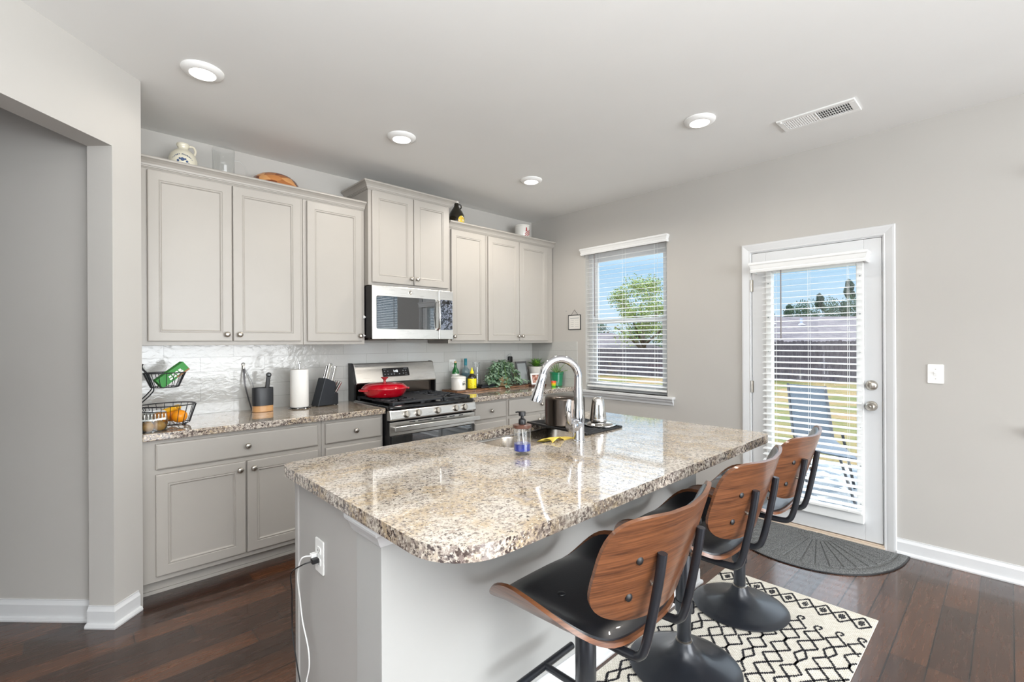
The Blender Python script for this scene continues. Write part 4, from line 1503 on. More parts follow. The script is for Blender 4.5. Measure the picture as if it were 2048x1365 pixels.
for j in range(61):
    a = PI * j / 60
    c, s = math.cos(a), math.sin(a)
    outl.append((mcx - (rb_ + .008) * abs(s) ** (2 / 2.2), mcy + (ra_ + .008) * math.copysign(abs(c) ** (2 / 2.2), c)))
mb.prism(outl, .0005, .0065)
mb.build('rubber_backing', M['black'], t)

# ================================================================== LEFT COUNTER
# utensil crock, tongs, spatula handle
cx_, cy_ = -2.893, -.185
t = thing('utensil_crock', 'black oval utensil crock with a pale wood base', 'utensil holder', (cx_, cy_, ZC))
oval = lambda a, b, n=40: [(cx_ + a * math.copysign(abs(math.cos(2 * PI * k / n)) ** .8, math.cos(2 * PI * k / n)), cy_ + b * math.copysign(abs(math.sin(2 * PI * k / n)) ** .8, math.sin(2 * PI * k / n))) for k in range(n)]
MB().prism(oval(.066, .045), ZC + .001, ZC + .045).build('wood_base', M['bamboo'], t, bevel=.003, smooth=True)
mb = MB()
rows = [[(x, y, z) for x, y in oval(.067 * s, .046 * s)] for s, z in ((1, ZC + .045), (1, ZC + .166), (.985, ZC + .168), (.93, ZC + .166), (.92, ZC + .060))]
vs = mb.quad_grid(rows, close_v=True)
mb.bm.faces.new(vs[0][::-1]); mb.bm.faces.new(vs[-1])
mb.build('crock_body', flat('matt_black_ceramic', srgb(38, 40, 44), .4), t, smooth=True)
t = thing('spatula', 'black-handled utensil standing in the crock', 'utensil', (cx_ + .030, cy_, ZC + .06))
hm = Matrix.Translation((cx_ + .018, cy_ + .006, ZC + .064)) @ Matrix.Rotation(math.radians(7), 4, 'Y')
mb = MB().prism(rrect(-.0135, .0135, -.008, .008, (.006,) * 4, 4), .0, .190, hm)
mb.lathe([(.0175, -.008), (.0175, .008)], (0, 0, 0), 20, hm @ Matrix.Translation((0, 0, .192)) @ RX)
mb.build('handle', M['black'], t, bevel=.004)
MB().lathe([(.005, -.0086), (.005, .0086)], (0, 0, 0), 12, hm @ Matrix.Translation((0, 0, .192)) @ RX).build('hanging_hole', M['screen'], t)
M['tongs'] = flat('tongs_steel', srgb(132, 132, 136), .3, .8)
t = thing('tongs', 'steel tongs leaning on the tiles behind the black crock', 'tongs', (-2.965, -.05, ZC))
tp = Vector((-2.972, -.020, 1.222))
for k, (bx, by) in enumerate(((-2.945, -.120), (-2.885, -.055))):
    mid = (tp + Vector((bx, by, ZC + .004))) / 2 + Vector((.012 * (1 if k else -1.4), -.004, .01))
    P = smooth_path([tp + Vector((0, -.004 * k, -.014)), mid, (bx, by, ZC + .004)], 6)
    mb = MB()
    for a_, b_ in zip(P, P[1:]):
        bar(mb, a_, b_, .012, .0022)
    mb.build('tong_arm', M['tongs'], t)
MB().tube([tp + Vector((.009 * math.cos(2 * PI * k / 16), 0, .009 * math.sin(2 * PI * k / 16))) for k in range(16)], .0022, 8, close=True).build('pull_ring', M['nickel'], t, smooth=True)
MB().box(tp.x - .007, tp.x + .007, tp.y - .008, tp.y + .004, tp.z - .034, tp.z - .010).build('hinge', M['nickel'], t, bevel=.003)

# paper towel
cx_, cy_ = -2.652, -.205
t = thing('paper_towel_holder', 'white paper towel roll on an upright steel holder', 'paper towel', (cx_, cy_, ZC))
mb = MB()
mb.lathe([(.074, 0), (.076, .003), (.074, .006), (0, .008)], (cx_, cy_, ZC + .001), 36)
mb.cyl((cx_, cy_, ZC + .006), (cx_, cy_, ZC + .325), .004, 10)
mb.tube([(cx_ + .007 * math.cos(2 * PI * k / 14), cy_, ZC + .333 + .009 * math.sin(2 * PI * k / 14)) for k in range(14)], .002, 6, close=True)
mb.build('holder', M['chrome'], t, smooth=True, angle=50)
MB().lathe([(.020, .012), (.060, .011), (.0625, .014), (.0625, .283), (.060, .286), (.022, .286), (.020, .284)], (cx_, cy_, ZC), 48).build('towel_roll', flat('paper_towel', srgb(238, 237, 234), .95, bump=.25, bscale=140), t, smooth=True, angle=60)

# knife block
t = thing('knife_block', 'slanted black knife block with steel-handled knives', 'knife block', (-2.44, -.17, ZC))
kb = Matrix.Translation((-2.455, -.175, ZC + .001)) @ Matrix.Rotation(math.radians(12), 4, 'Z')
sidep = [(-.080, 0), (.030, 0), (.078, 0.0), (.082, .088), (.055, .098), (.058, .170), (-.028, .212)]
mk = kb @ Matrix(((1, 0, 0, 0), (0, 0, 1, 0), (0, 1, 0, 0), (0, 0, 0, 1)))
MB().prism([(-.086, .004), (.036, .004), (.066, .150), (.060, .178), (-.020, .212), (-.026, .208)], -.046, .046, mk).build('block', flat('block_black', srgb(38, 42, 48), .45), t, bevel=.004)
MB().prism([(.024, .004), (.088, .004), (.088, .088), (.060, .104), (.048, .088)], -.046, .046, mk).build('front_block', flat('block_black_front', srgb(34, 37, 42), .45), t, bevel=.004)
MB().box(-.08, -.068, -.04, -.03, -.0005, .005, kb).box(-.08, -.068, .03, .04, -.0005, .005, kb).box(.07, .082, -.04, -.03, -.0005, .005, kb).box(.07, .082, .03, .04, -.0005, .005, kb).build('feet', M['black'], t)
def knife(px, py, pz, ang, L, w=.017, lab=None):
    m_ = kb @ Matrix.Translation((px, py, pz)) @ Matrix.Rotation(math.radians(ang), 4, 'Y')
    k = thing('knife', lab, 'knife', (kb @ Matrix.Translation((px, py, pz))).translation, 'knives in the block')
    mb = MB()
    mb.prism(rrect(-w / 2, w / 2, -.0065, .0065, (.004,) * 4, 3), -.02, L, m_)
    mb.build('handle', M['steel_pot'], k, bevel=.004)
    MB().box(-w / 2 - .0004, w / 2 + .0004, -.002, .002, .004, L - .014, m_).build('handle_inlay', M['black'], k)
    return k
knife(-.006, -.026, .200, 16, .125, .020, 'large steel-handled knife at the left of the block top')
knife(.018, -.004, .192, 16, .130, .020, 'long steel-handled knife in the middle of the block top')
knife(.044, -.028, .180, 16, .122, .020, 'steel-handled knife at the right of the block top')
knife(.010, .028, .197, 16, .110, .018, 'scissors-like slim handle behind the tall knives')
for i, (dy, dz, a) in enumerate(((-.034, 0, 34), (-.012, .003, 30), (.012, .005, 27), (.034, .007, 24))):
    knife(.070 + .002 * i, dy, .096, a, .094, .015, ['steak knife nearest the viewer in the lower row', 'second steak knife of the lower row of the block', 'third steak knife of the lower row of the block', 'steak knife at the wall end of the lower row'][i])

# two-tier wire basket with fruit and a snack box
bx_, by_ = -3.462, -.40
t = thing('wire_fruit_basket', 'black two-tier wire basket at the left end of the counter', 'basket', (bx_, by_, ZC))
def ell(a, b, z, n=40, cx=bx_, cy=by_): return [(cx + a * math.cos(2 * PI * k / n), cy + b * math.sin(2 * PI * k / n), z) for k in range(n)]
def tier(name, a0, b0, z0, a1, b1, z1, cx, cy, nsp):
    mb = MB()
    mb.tube(ell(a1, b1, z1, 48, cx, cy), .0032, 8, close=True)
    mb.tube(ell(a0, b0, z0, 40, cx, cy), .0028, 8, close=True)
    for k in range(nsp):
        a = 2 * PI * k / nsp
        c, s = math.cos(a), math.sin(a)
        mb.tube([(cx + a0 * c, cy + b0 * s, z0), (cx + a1 * c, cy + b1 * s, z1)], .0017, 6)
    for k in range(-3, 4):
        x = k * a0 / 4
        h = b0 * math.sqrt(max(0, 1 - (x / a0) ** 2))
        mb.tube([(cx + x, cy - h, z0), (cx + x, cy + h, z0)], .0017, 6)
    for yy in (-.03, .03):
        for s in (-1, 1):
            mb.tube([(cx + s * a0 * .99, cy + yy * .4, z0), (cx + s * a1 * .99, cy + yy, z1)], .003, 6)
    return mb.build(name, M['black_metal'], t, smooth=True)
ZB = ZC + .014
tier('lower_basket', .108, .090, ZB, .138, .118, ZC + .122, bx_, by_, 20)
tier('upper_basket', .066, .060, 1.120, .098, .082, 1.203, bx_ - .012, by_, 16)
mb = MB()
for yy in (-.055, .055):
    mb.tube(smooth_path([(bx_ - .118, by_ + yy * 1.1, ZC + .112), (bx_ - .128, by_ + yy, ZC + .14), (bx_ - .085, by_ + yy, ZC + .19), (bx_ - .068, by_ + yy * .9, 1.12), (bx_ - .092, by_ + yy * .8, 1.20)], 6), .0034, 8)
mb.tube(smooth_path([(bx_ - .092, by_ - .044, 1.20), (bx_ - .118, by_ - .040, 1.236), (bx_ - .112, by_, 1.254), (bx_ - .118, by_ + .040, 1.236), (bx_ - .092, by_ + .044, 1.20)], 6), .0034, 8)
mb.build('support_wires', M['black_metal'], t, smooth=True)
mb = MB()
for a in (.6, 2.5, 3.8, 5.6):
    mb.sphere((bx_ + .10 * math.cos(a), by_ + .085 * math.sin(a), ZC + .008), .0075, 8)
mb.build('ball_feet', M['black_metal'], t, smooth=True)
def orange_mat(name, col):
    m = NT(name)
    m.b.inputs['Base Color'].default_value = col
    m.set(Roughness=.35)
    m.bump(m.noise(m.coords(), 260, 2).outputs[0], .2, .002)
    return m.m
M['orange'] = orange_mat('orange_peel', srgb(240, 150, 22))
M['banana'] = orange_mat('yellow_peel', srgb(232, 176, 40))
for fx_, fy_, r, lab in ((.052, -.042, .040, 'orange at the right front of the lower basket'), (.030, .045, .038, 'orange at the back of the lower basket'), (-.040, -.030, .037, 'orange at the left front of the lower basket')):
    MBo = MB().sphere((bx_ + fx_, by_ + fy_, ZB + .003 + r * .93), r, 16, 1, 1, .93)
    tag(MBo.build('orange', M['orange'], smooth=True), lab, 'orange', 'oranges in the lower basket')
P = [(bx_ - .02 + .075 * math.cos(a), by_ + .005 + .03 * math.sin(a), ZB + .088 - .02 * math.sin(a) ** 2) for a in [(-.4 + i * .28) for i in range(9)]]
tag(MB().tube(P, [.005, .013, .0165, .018, .018, .0175, .015, .010, .004], 10).build('banana', M['banana'], smooth=True), 'small yellow banana on top of the oranges', 'banana')
gm = Matrix.Translation((bx_ + .022, by_ - .008, 1.196)) @ Matrix.Rotation(math.radians(8), 4, 'Z') @ Matrix.Rotation(math.radians(-38), 4, 'Y')
t = thing('snack_box', 'green cardboard snack box tilted in the upper basket', 'box', (bx_ + .02, by_, 1.13))
MB().box(-.090, .080, -.030, .030, -.032, .026, gm).build('carton', flat('green_carton', srgb(56, 140, 62), .55), t, bevel=.002)
mb = MB()
for i in range(4):
    mb.box(-.030 + i * .020, -.016 + i * .020, -.0308, -.0302, -.006 - i * .001, .004, gm)
    mb.box(-.034 + i * .022, -.018 + i * .022, -.0308, -.0302, -.020, -.011, gm)
mb.build('white_lettering_blots', M['white_plastic'], t)
MB().box(.0, .0795, -.0306, -.0301, -.031, -.022, gm).build('brown_picture_band', flat('carton_brown', srgb(150, 108, 72), .6), t)
t = thing('clamshell_box', 'clear plastic clamshell of brown pears at the counter edge', 'food box', (-3.548, -.575, ZC))
mb = MB()
for z, s in ((ZC + .001, .90), (ZC + .062, 1.0), (ZC + .064, 1.04), (ZC + .066, 1.0), (ZC + .105, .92)):
    pass
rows = [[(x, y, z) for x, y in rrect(-3.548 - .052 * s, -3.548 + .062 * s, -.575 - .062 * s, -.575 + .062 * s, (.012,) * 4, 4)] for z, s in ((ZC + .001, .90), (ZC + .060, 1.0), (ZC + .062, 1.06), (ZC + .065, 1.06), (ZC + .067, 1.0), (ZC + .108, .90))]
vs = mb.quad_grid(rows, close_v=True)
mb.bm.faces.new(vs[0][::-1]); mb.bm.faces.new(vs[-1])
mb.build('clear_shell', M['clear_plastic'], t, smooth=True, angle=30)
mb = MB()
for k in range(7):
    x = -3.590 + k * .015
    mb.box(x, x + .004, -.6335, -.6325, ZC + .070, ZC + .100)
mb.build('shell_ribs', M['white_plastic'], t)
pm = flat('brown_pear', srgb(176, 134, 72), .45, wobble=.2)
for i, (dx, dy) in enumerate(((-.024, -.024), (.026, -.022), (-.022, .028), (.028, .028))):
    o = MB().sphere((-3.546 + dx, -.575 + dy, ZC + .003 + .026), .027, 12, 1, 1, .95).build('pear', pm, smooth=True)
    tag(o, ['pear at the front left of the clear clamshell', 'pear at the front right of the clear clamshell', 'pear at the back left of the clear clamshell', 'pear at the back right of the clear clamshell'][i], 'pear', 'pears in the clamshell')

# ================================================================== RIGHT COUNTER
ZL = ZR + .020
t = thing('live_edge_board', 'long live-edge wood board under the canister and plants', 'board', (-.72, -.20, ZR))
mb = MB()
rb = random.Random(5)
top, bot = [], []
n_ = 40
for i in range(n_ + 1):
    x = -1.285 + 1.055 * i / n_
    top.append((x, -.048 + rb.uniform(-.003, .003)))
    bot.append((x, -.292 + .012 * math.sin(i * .5) + rb.uniform(-.004, .004)))
mb.prism(top[::-1] + bot, ZR + .0005, ZL)
mb.build('board', wood('live_edge_wood', srgb(150, 108, 76), srgb(72, 44, 30), (3, 14, 14), 3, .5), t, bevel=.003)

x_, y_ = -1.205, -.205
t = thing('canister', 'white lidded canister with black script on the wood board', 'canister', (x_, y_, ZL))
M['ceramic'] = flat('white_ceramic', srgb(232, 229, 222), .22, coat=.4, wobble=.015)
MB().lathe([(0, .001), (.064, .001), (.069, .004), (.070, .010), (.070, .108), (.068, .112), (0, .112)], (x_, y_, ZL), 44).build('canister_body', M['ceramic'], t, smooth=True, angle=50)
MB().lathe([(.071, .112), (.073, .116), (.072, .122), (.064, .128), (.040, .134), (.010, .137), (0, .1372)], (x_, y_, ZL), 44).build('lid', M['ceramic'], t, smooth=True, angle=50)
tx = text('black_script', 'BA', .034, M['black'], t, Matrix.Translation((x_ + .012, y_ - .0705, ZL + .060)) @ Matrix.Rotation(math.radians(12), 4, 'Z') @ RX, extrude=.0008)
MB().tube([(x_ + .0, y_ - .0715, ZL + .082), (x_ + .010, y_ - .0715, ZL + .086), (x_ + .020, y_ - .070, ZL + .082), (x_ + .032, y_ - .066, ZL + .087)], .0012, 5).build('script_flourish', M['black'], t)

def bottle(name, label, x, y, z, prof, mat, parts, cat='bottle', grp='bottles by the range'):
    t = thing(name, label, cat, (x, y, z), grp)
    MB().lathe(prof, (x, y, z), 32).build('glass_body', mat, t, smooth=True, angle=60)
    for nm, pr, mt in parts:
        MB().lathe(pr, (x, y, z), 32).build(nm, mt, t, smooth=True, angle=50)
    return t
M['green_glass'] = flat('green_bottle_glass', srgb(36, 122, 58), .08, coat=.6, Transmission_Weight=.3)
M['dark_glass'] = flat('dark_bottle_glass', srgb(38, 34, 24), .08, coat=.6)
M['pale_glass'] = flat('pale_blue_glass', srgb(160, 186, 192), .08, coat=.5, Transmission_Weight=.5)
M['teal'] = flat('teal_capsule', srgb(24, 124, 140), .3)
M['cork'] = flat('cork', srgb(214, 176, 130), .8)
M['yellow'] = flat('yellow_label', srgb(242, 222, 20), .45, wobble=.02)
bottle('green_bottle', 'green glass bottle with a cork behind the white canister', -1.160, -.095, ZL,
       [(0, .001), (.037, .001), (.039, .008), (.039, .150), (.034, .172), (.017, .205), (.0135, .222), (.0135, .240), (.0155, .242), (.0155, .252), (0, .252)], M['green_glass'],
       [('cork', [(.0115, .250), (.0125, .266), (0, .268)], M['cork']), ('label', [(.0395, .085), (.0397, .086), (.0397, .146), (.0395, .147)], M['ceramic'])])
bottle('pale_bottle', 'pale glass bottle with a teal neck wrap behind the yellow-capped bottle', -1.020, -.075, ZL,
       [(0, .001), (.040, .001), (.042, .008), (.042, .155), (.038, .178), (.018, .204), (.014, .222), (.014, .275), (0, .276)], M['pale_glass'],
       [('neck_wrap', [(.0150, .222), (.0152, .224), (.0152, .286), (.013, .289), (0, .289)], M['teal']), ('label', [(.0425, .050), (.0427, .052), (.0427, .145), (.0425, .147)], flat('blue_grey_label', srgb(76, 108, 120), .5))])
ob = bottle('squeeze_bottle', 'dark bottle with yellow label and yellow pointed cap', -1.052, -.215, ZL,
       [(0, .001), (.041, .001), (.043, .005), (.043, .112), (.038, .128), (.018, .144), (.017, .150), (0, .150)], M['dark_glass'],
       [('label', [(.0435, .008), (.0437, .010), (.0437, .100), (.0435, .101)], M['yellow']), ('cap', [(.018, .148), (.019, .150), (.019, .166), (.013, .172), (.007, .190), (.005, .205), (0, .206)], M['yellow'])])
mb = MB()
rr = random.Random(9)
for k in range(46):
    a = -PI / 2 + rr.uniform(-1.1, 1.1)
    z = ZL + rr.choice([.020, .028, .036, .044]) + (.035 if rr.random() < .15 else 0)
    mb.box(-.0022, .0022, -.0003, .0003, -.0014, .0014, Matrix.Translation((-1.052 + .0440 * math.cos(a), -.215 + .0440 * math.sin(a), z)) @ Matrix.Rotation(a + PI / 2, 4, 'Z'))
mb.build('fine_label_print', M['black'], ob)
t = thing('glass_carafe', 'tall clear glass carafe against the tiles', 'carafe', (-.888, -.080, ZL))
MB().lathe([(0, .002), (.044, .002), (.048, .008), (.046, .030), (.040, .120), (.036, .200), (.038, .236), (.041, .250), (.039, .250), (.0345, .200), (.038, .12), (.043, .03), (.042, .01), (0, .008)], (-.888, -.080, ZL), 32).build('carafe_glass', M['clear'], t, smooth=True, angle=60)
mb = MB()
for k in range(9):
    mb.sphere((-.888 + rb.uniform(-.012, .018), -.080 - .041, ZL + .140 + k * .012), rb.uniform(.004, .008), 6, 1, .3, 1)
mb.build('dark_floral_print', M['screen'], t, smooth=True)
t = thing('wallet', 'black leather wallet stacked on a black case on the wood board', 'wallet', (-.885, -.200, ZL))
MB().prism(rrect(-.965, -.790, -.255, -.150, (.008,) * 4, 4), ZL + .0005, ZL + .020).build('lower_case', M['leather'], t, bevel=.004, seg=3)
MB().prism(rrect(-.945, -.785, -.250, -.160, (.01,) * 4, 4), ZL + .0205, ZL + .034).build('wallet_fold', M['leather'], t, bevel=.005, seg=3)

# leaf helper
def leaf(mb, base, direction, length, width, up=Vector((0, 0, 1)), droop=.3, fold=.15, n=5, heart=True):
    d = Vector(direction).normalized()
    side = d.cross(up)
    side = side.normalized() if side.length > 1e-3 else Vector((1, 0, 0))
    nrm = side.cross(d).normalized()
    rows = []
    for i in range(n + 1):
        s = i / n
        w = width * (math.sin(PI * min(1, s ** .62 * .98 + .02)) if heart else (1 - s) ** .8)
        c = Vector(base) + d * (length * s) - Vector((0, 0, 1)) * (droop * length * s * s)
        rows.append([c - side * w + nrm * (fold * w), c, c + side * w + nrm * (fold * w)])
    mb.quad_grid(rows)

def leafmat(name, c0, c1, rough=.4):
    m = NT(name)
    n = m.noise(m.coords(), 38, 3, .6)
    m.l(m.ramp(n.outputs[0], [(.35, c0), (.65, c1)]), m.b.inputs['Base Color'])
    m.set(Roughness=rough)
    m.b.inputs['Subsurface Weight'].default_value = 0.0
    return m.m
M['ivy'] = leafmat('silvery_leaves', srgb(84, 120, 92), srgb(164, 186, 162))
M['succ'] = leafmat('bright_leaves', srgb(52, 104, 40), srgb(128, 172, 70))
M['aloe'] = leafmat('aloe_leaves', srgb(72, 112, 62), srgb(134, 160, 100))
x_, y_ = -.665, -.205
t = thing('trailing_plant', 'bushy trailing plant with silvery green leaves on the board', 'potted plant', (x_, y_, ZL))
MB().lathe([(0, .001), (.052, .001), (.060, .010), (.072, .085), (.074, .100), (.070, .101), (.066, .090), (0, .088)], (x_, y_, ZL), 32).build('pot', flat('basket_pot', srgb(176, 150, 112), .7), t, smooth=True, angle=50)
mb = MB()
lr = random.Random(12)
stems = MB()
for k in range(44):
    a = lr.uniform(0, 2 * PI)
    rad = lr.uniform(.05, .20)
    h = lr.uniform(.02, .15)
    ex = x_ + rad * 1.25 * math.cos(a)
    ey = y_ + rad * .55 * math.sin(a) - .02
    ey = min(ey, -.04)
    top = Vector((x_ + .5 * (ex - x_), y_ + .5 * (ey - y_), ZL + .12 + h))
    end = Vector((ex, ey, ZL + max(.012, .15 - rad * .8 + lr.uniform(-.05, .06))))
    P = smooth_path([(x_ + lr.uniform(-.03, .03), y_ + lr.uniform(-.03, .03), ZL + .085), top, end], 5)
    stems.tube(P, .0014, 5)
    for j, p in enumerate(P[2:]):
        for s_ in range(2):
            dd = Vector((lr.uniform(-1, 1) + (ex - x_) * 3, lr.uniform(-1.2, .5), lr.uniform(-.5, .6)))
            b_ = p + Vector((lr.uniform(-.008, .008),) * 3)
            leaf(mb, b_, dd, lr.uniform(.038, .058), lr.uniform(.014, .023), Vector((lr.uniform(-.4, .4), lr.uniform(-.6, 0), 1)), .35, .2)
for k in range(9):     # runners spilling to the right along the board
    x1 = x_ + .12 + k * .026
    for j in range(5):
        p = Vector((x1 + lr.uniform(-.015, .015), y_ - .06 + lr.uniform(-.03, .03), ZL + .020 + lr.uniform(0, .05 - k * .004)))
        leaf(mb, p, (lr.uniform(-1, 1), lr.uniform(-1, .3), lr.uniform(-.2, .4)), .032, .012, Vector((0, -.3, 1)), .3, .2)
zs = [v for v in mb.bm.verts]
for v in zs:
    if v.co.y > -.015: v.co.y = -.015
    v.co.x = min(max(v.co.x, -.775 if v.co.y > -.27 and v.co.z < ZL + .05 else -.95), -.30)
    if v.co.x > -.475 and v.co.z > ZL + .070: v.co.z = ZL + .070 - (v.co.z - ZL - .070) * .35
    if v.co.x > -.480 and v.co.y > -.285: v.co.y = -.285 - (v.co.y + .285) * .2
    zmin = (ZL if v.co.y > -.312 else ZR) + .003
    if v.co.z < zmin: v.co.z = zmin
mb.build('foliage', M['ivy'], t, smooth=True)
stems.build('stems', M['succ'], t, smooth=True)

# picture frame leaning with grey face
fm = Matrix.Translation((-.360, -.235, ZL + .001)) @ Matrix.Rotation(math.radians(14), 4, 'Z') @ Matrix.Rotation(math.radians(-11), 4, 'X')
t = thing('picture_frame', 'dark grey picture frame with a plain grey face behind the plants', 'picture frame', (-.360, -.235, ZL))
mb = MB()
for a_ in ((-.105, .105, 0, .018), (-.105, .105, .226, .246), (-.105, -.087, .018, .226), (.087, .105, .018, .226)):
    mb.box(a_[0], a_[1], -.008, .008, a_[2], a_[3], fm)
mb.box(-.100, .100, .004, .009, .006, .240, fm)
mb.build('frame', flat('grey_frame', srgb(84, 84, 86), .45), t, bevel=.003)
MB().box(-.088, .088, -.002, .002, .017, .228, fm).build('picture_face', M['screen'], t)
# wall plug with cord above the frame
t = thing('plug_adapter', 'black plug adapter with a coiled cord on the tiles above the frame', 'plug', (-.372, -.010, 1.185))
MB().prism(rrect(-.395, -.347, 1.150, 1.215, (.012,) * 4, 4), .010, .045, RX).build('adapter', M['black'], t, bevel=.006)
mb = MB()
mb.tube(smooth_path([(-.371, -.040, 1.212), (-.385, -.050, 1.245), (-.420, -.040, 1.225), (-.440, -.030, 1.170), (-.425, -.025, 1.120), (-.430, -.03, 1.05), (-.42, -.04, .96)], 6), .0022, 6)
mb.tube([(-.425 + .022 * math.cos(k * .6), -.022 - .001 * k / 4, 1.115 + .020 * math.sin(k * .6)) for k in range(26)], .0022, 6)
mb.build('cord', M['screen'], t, smooth=True)

# white pot with rosette plant
x_, y_ = -.098, -.160
t = thing('rosette_plant', 'bright green rosette plant in a white pot in the corner', 'potted plant', (x_, y_, ZR))
MB().lathe([(0, .001), (.060, .001), (.066, .010), (.086, .195), (.088, .200), (.083, .201), (.080, .190), (0, .186)], (x_, y_, ZR), 36).build('pot', M['ceramic'], t, smooth=True, angle=50)
mb = MB()
for ringi, (nl, L, el) in enumerate(((6, .120, 1.35), (9, .140, 1.0), (11, .140, .62), (9, .125, .28))):
    for k in range(nl):
        a = 2 * PI * k / nl + ringi * .4
        d = (math.cos(a) * math.cos(el), math.sin(a) * math.cos(el), math.sin(el))
        leaf(mb, (x_, y_, ZR + .188), d, L, .021, Vector((0, 0, 1)) if el < 1.1 else Vector((math.sin(a), -math.cos(a), .1)), .12, .25, 6, heart=False)
for v in mb.bm.verts:
    v.co.y = min(v.co.y, -.012); v.co.x = min(v.co.x, -.012)
mb.build('leaves', M['succ'], t, smooth=True)
# green pot with aloe
x_, y_ = -.092, -.455
t = thing('aloe_plant', 'spiky aloe in a green glazed pot nearest the window', 'potted plant', (x_, y_, ZR))
MB().lathe([(0, .001), (.056, .001), (.061, .005), (.072, .130), (.078, .134), (.079, .146), (.074, .147), (.070, .138), (0, .134)], (x_, y_, ZR), 36).build('pot', flat('green_glaze', srgb(24, 122, 84), .15, coat=.6), t, smooth=True, angle=40)
mb = MB()
for k, (a, el, L) in enumerate(((.2, .5, .15), (1.2, 1.1, .14), (2.2, 1.25, .15), (3.1, .55, .14), (3.9, 1.15, .13), (4.8, 1.35, .145), (5.6, .9, .14), (2.7, .9, .15), (.8, 1.4, .13), (5.2, .35, .13), (4.3, .4, .12))):
    d = (math.cos(a) * math.cos(el), math.sin(a) * math.cos(el), math.sin(el))
    leaf(mb, (x_, y_, ZR + .134), d, L, .012, Vector((0, 0, 1)) if el < 1 else Vector((math.cos(a + 1.5), math.sin(a + 1.5), 0)), .05, .5, 6, heart=False)
for v in mb.bm.verts:
    v.co.x = min(v.co.x, -.012)
o = mb.build('leaves', M['aloe'], t, smooth=True)
o.modifiers.new('thick', 'SOLIDIFY').thickness = .004
# small white photo frame on a small wooden stand
t = thing('small_photo_frame', 'small white photo frame leaning in front of the white pot', 'picture frame', (-.255, -.30, ZR))
fm2 = Matrix.Translation((-.262, -.335, ZR + .001)) @ Matrix.Rotation(math.radians(-6), 4, 'Z') @ Matrix.Rotation(math.radians(-12), 4, 'X')
MB().box(-.105, .095, -.035, .030, 0, .018, fm2 @ Matrix.Rotation(math.radians(12), 4, 'X')).build('stand', M['darkwood'], t, bevel=.003)
mb = MB()
for a_ in ((-.078, .078, .019, .036), (-.078, .078, .120, .137), (-.078, -.060, .036, .120), (.060, .078, .036, .120)):
    mb.box(a_[0], a_[1], -.007, .005, a_[2], a_[3], fm2)
mb.build('frame', M['white_plastic'], t, bevel=.002)
def photo():
    m = NT('small_photo')
    n = m.noise(m.coords(), 26, 2)
    m.l(m.ramp(n.outputs[0], [(.35, srgb(226, 216, 208)), (.5, srgb(176, 108, 84)), (.65, srgb(90, 70, 66))]), m.b.inputs['Base Color'])
    return m.m
MB().box(-.061, .061, -.003, .002, .035, .121, fm2).build('photo', photo(), t)
# shot glass
x_, y_ = -.196, -.505
def rainbow():
    m = NT('rainbow_glass')
    tc = m.n('ShaderNodeTexCoord')
    sp = m.n('ShaderNodeSeparateXYZ')
    m.l(tc.outputs['Generated'], sp.inputs[0])
    m.l(m.ramp(sp.outputs[2], [(.1, srgb(60, 190, 40)), (.35, srgb(200, 210, 30)), (.6, srgb(246, 180, 30)), (.85, srgb(222, 70, 40))]), m.b.inputs['Base Color'])
    m.set(Roughness=.1, Coat_Weight=.5)
    return m.m
tag(MB().lathe([(0, .001), (.020, .001), (.0215, .004), (.027, .060), (.0255, .060), (.019, .014), (0, .012)], (x_, y_, ZR), 28).build('shot_glass', rainbow(), smooth=True, angle=50), 'small rainbow-coloured shot glass in front of the green pot', 'glass')

# ================================================================== ON TOP OF THE WALL CABINETS
ZT = ZU1 + .0005
def top_z(): return ZT
x_, y_ = -3.350, -.195
t = thing('stoneware_jug', 'cream stoneware jug with blue print on top of the left cabinet', 'jug', (x_, y_, ZT))
MB().lathe([(0, 0), (.066, 0), (.074, .008), (.078, .042), (.078, .078), (.070, .106), (.050, .132), (.030, .146), (.027, .156), (.033, .164), (.036, .174), (.033, .182), (.026, .183), (.024, .174), (0, .17)], (x_, y_, ZT), 40).build('jug_body', flat('cream_glaze', srgb(226, 220, 200), .2, coat=.5), t, smooth=True, angle=60)
MB().tube(smooth_path([(x_ + .026, y_ - .006, ZT + .170), (x_ + .052, y_ - .012, ZT + .172), (x_ + .064, y_ - .014, ZT + .146), (x_ + .058, y_ - .012, ZT + .118)], 6), .0065, 10).build('handle', flat('cream_glaze_handle', srgb(222, 215, 196), .2, coat=.5), t, smooth=True)
M['blue_ink'] = flat('blue_print', srgb(58, 82, 122), .4)
front = -.62     # the print looks toward the room and a little to the left
def on_jug(a, z, r=.0787): return (x_ + r * math.cos(a), y_ + r * math.sin(a), ZT + z - .030)
word = 'HENRY McKENNA'
pr = thing  # keep name short
holder = MB()
for k, (da, z, s) in enumerate(((0, .092, .011), (-.30, .082, .007), (.30, .082, .007), (-.18, .095, .006), (.18, .095, .006), (-.42, .070, .005), (.42, .070, .005), (0, .068, .005), (-.15, .066, .004), (.15, .066, .004))):
    a = -PI / 2 - .18 + da
    holder.lathe([(s, 0), (s, .0012), (0, .0013)], on_jug(a, z), 8, Vector((math.cos(a), math.sin(a), 0)).to_track_quat('Z', 'Y').to_matrix().to_4x4())
prt = holder.build('blue_flower_print', M['blue_ink'], t)
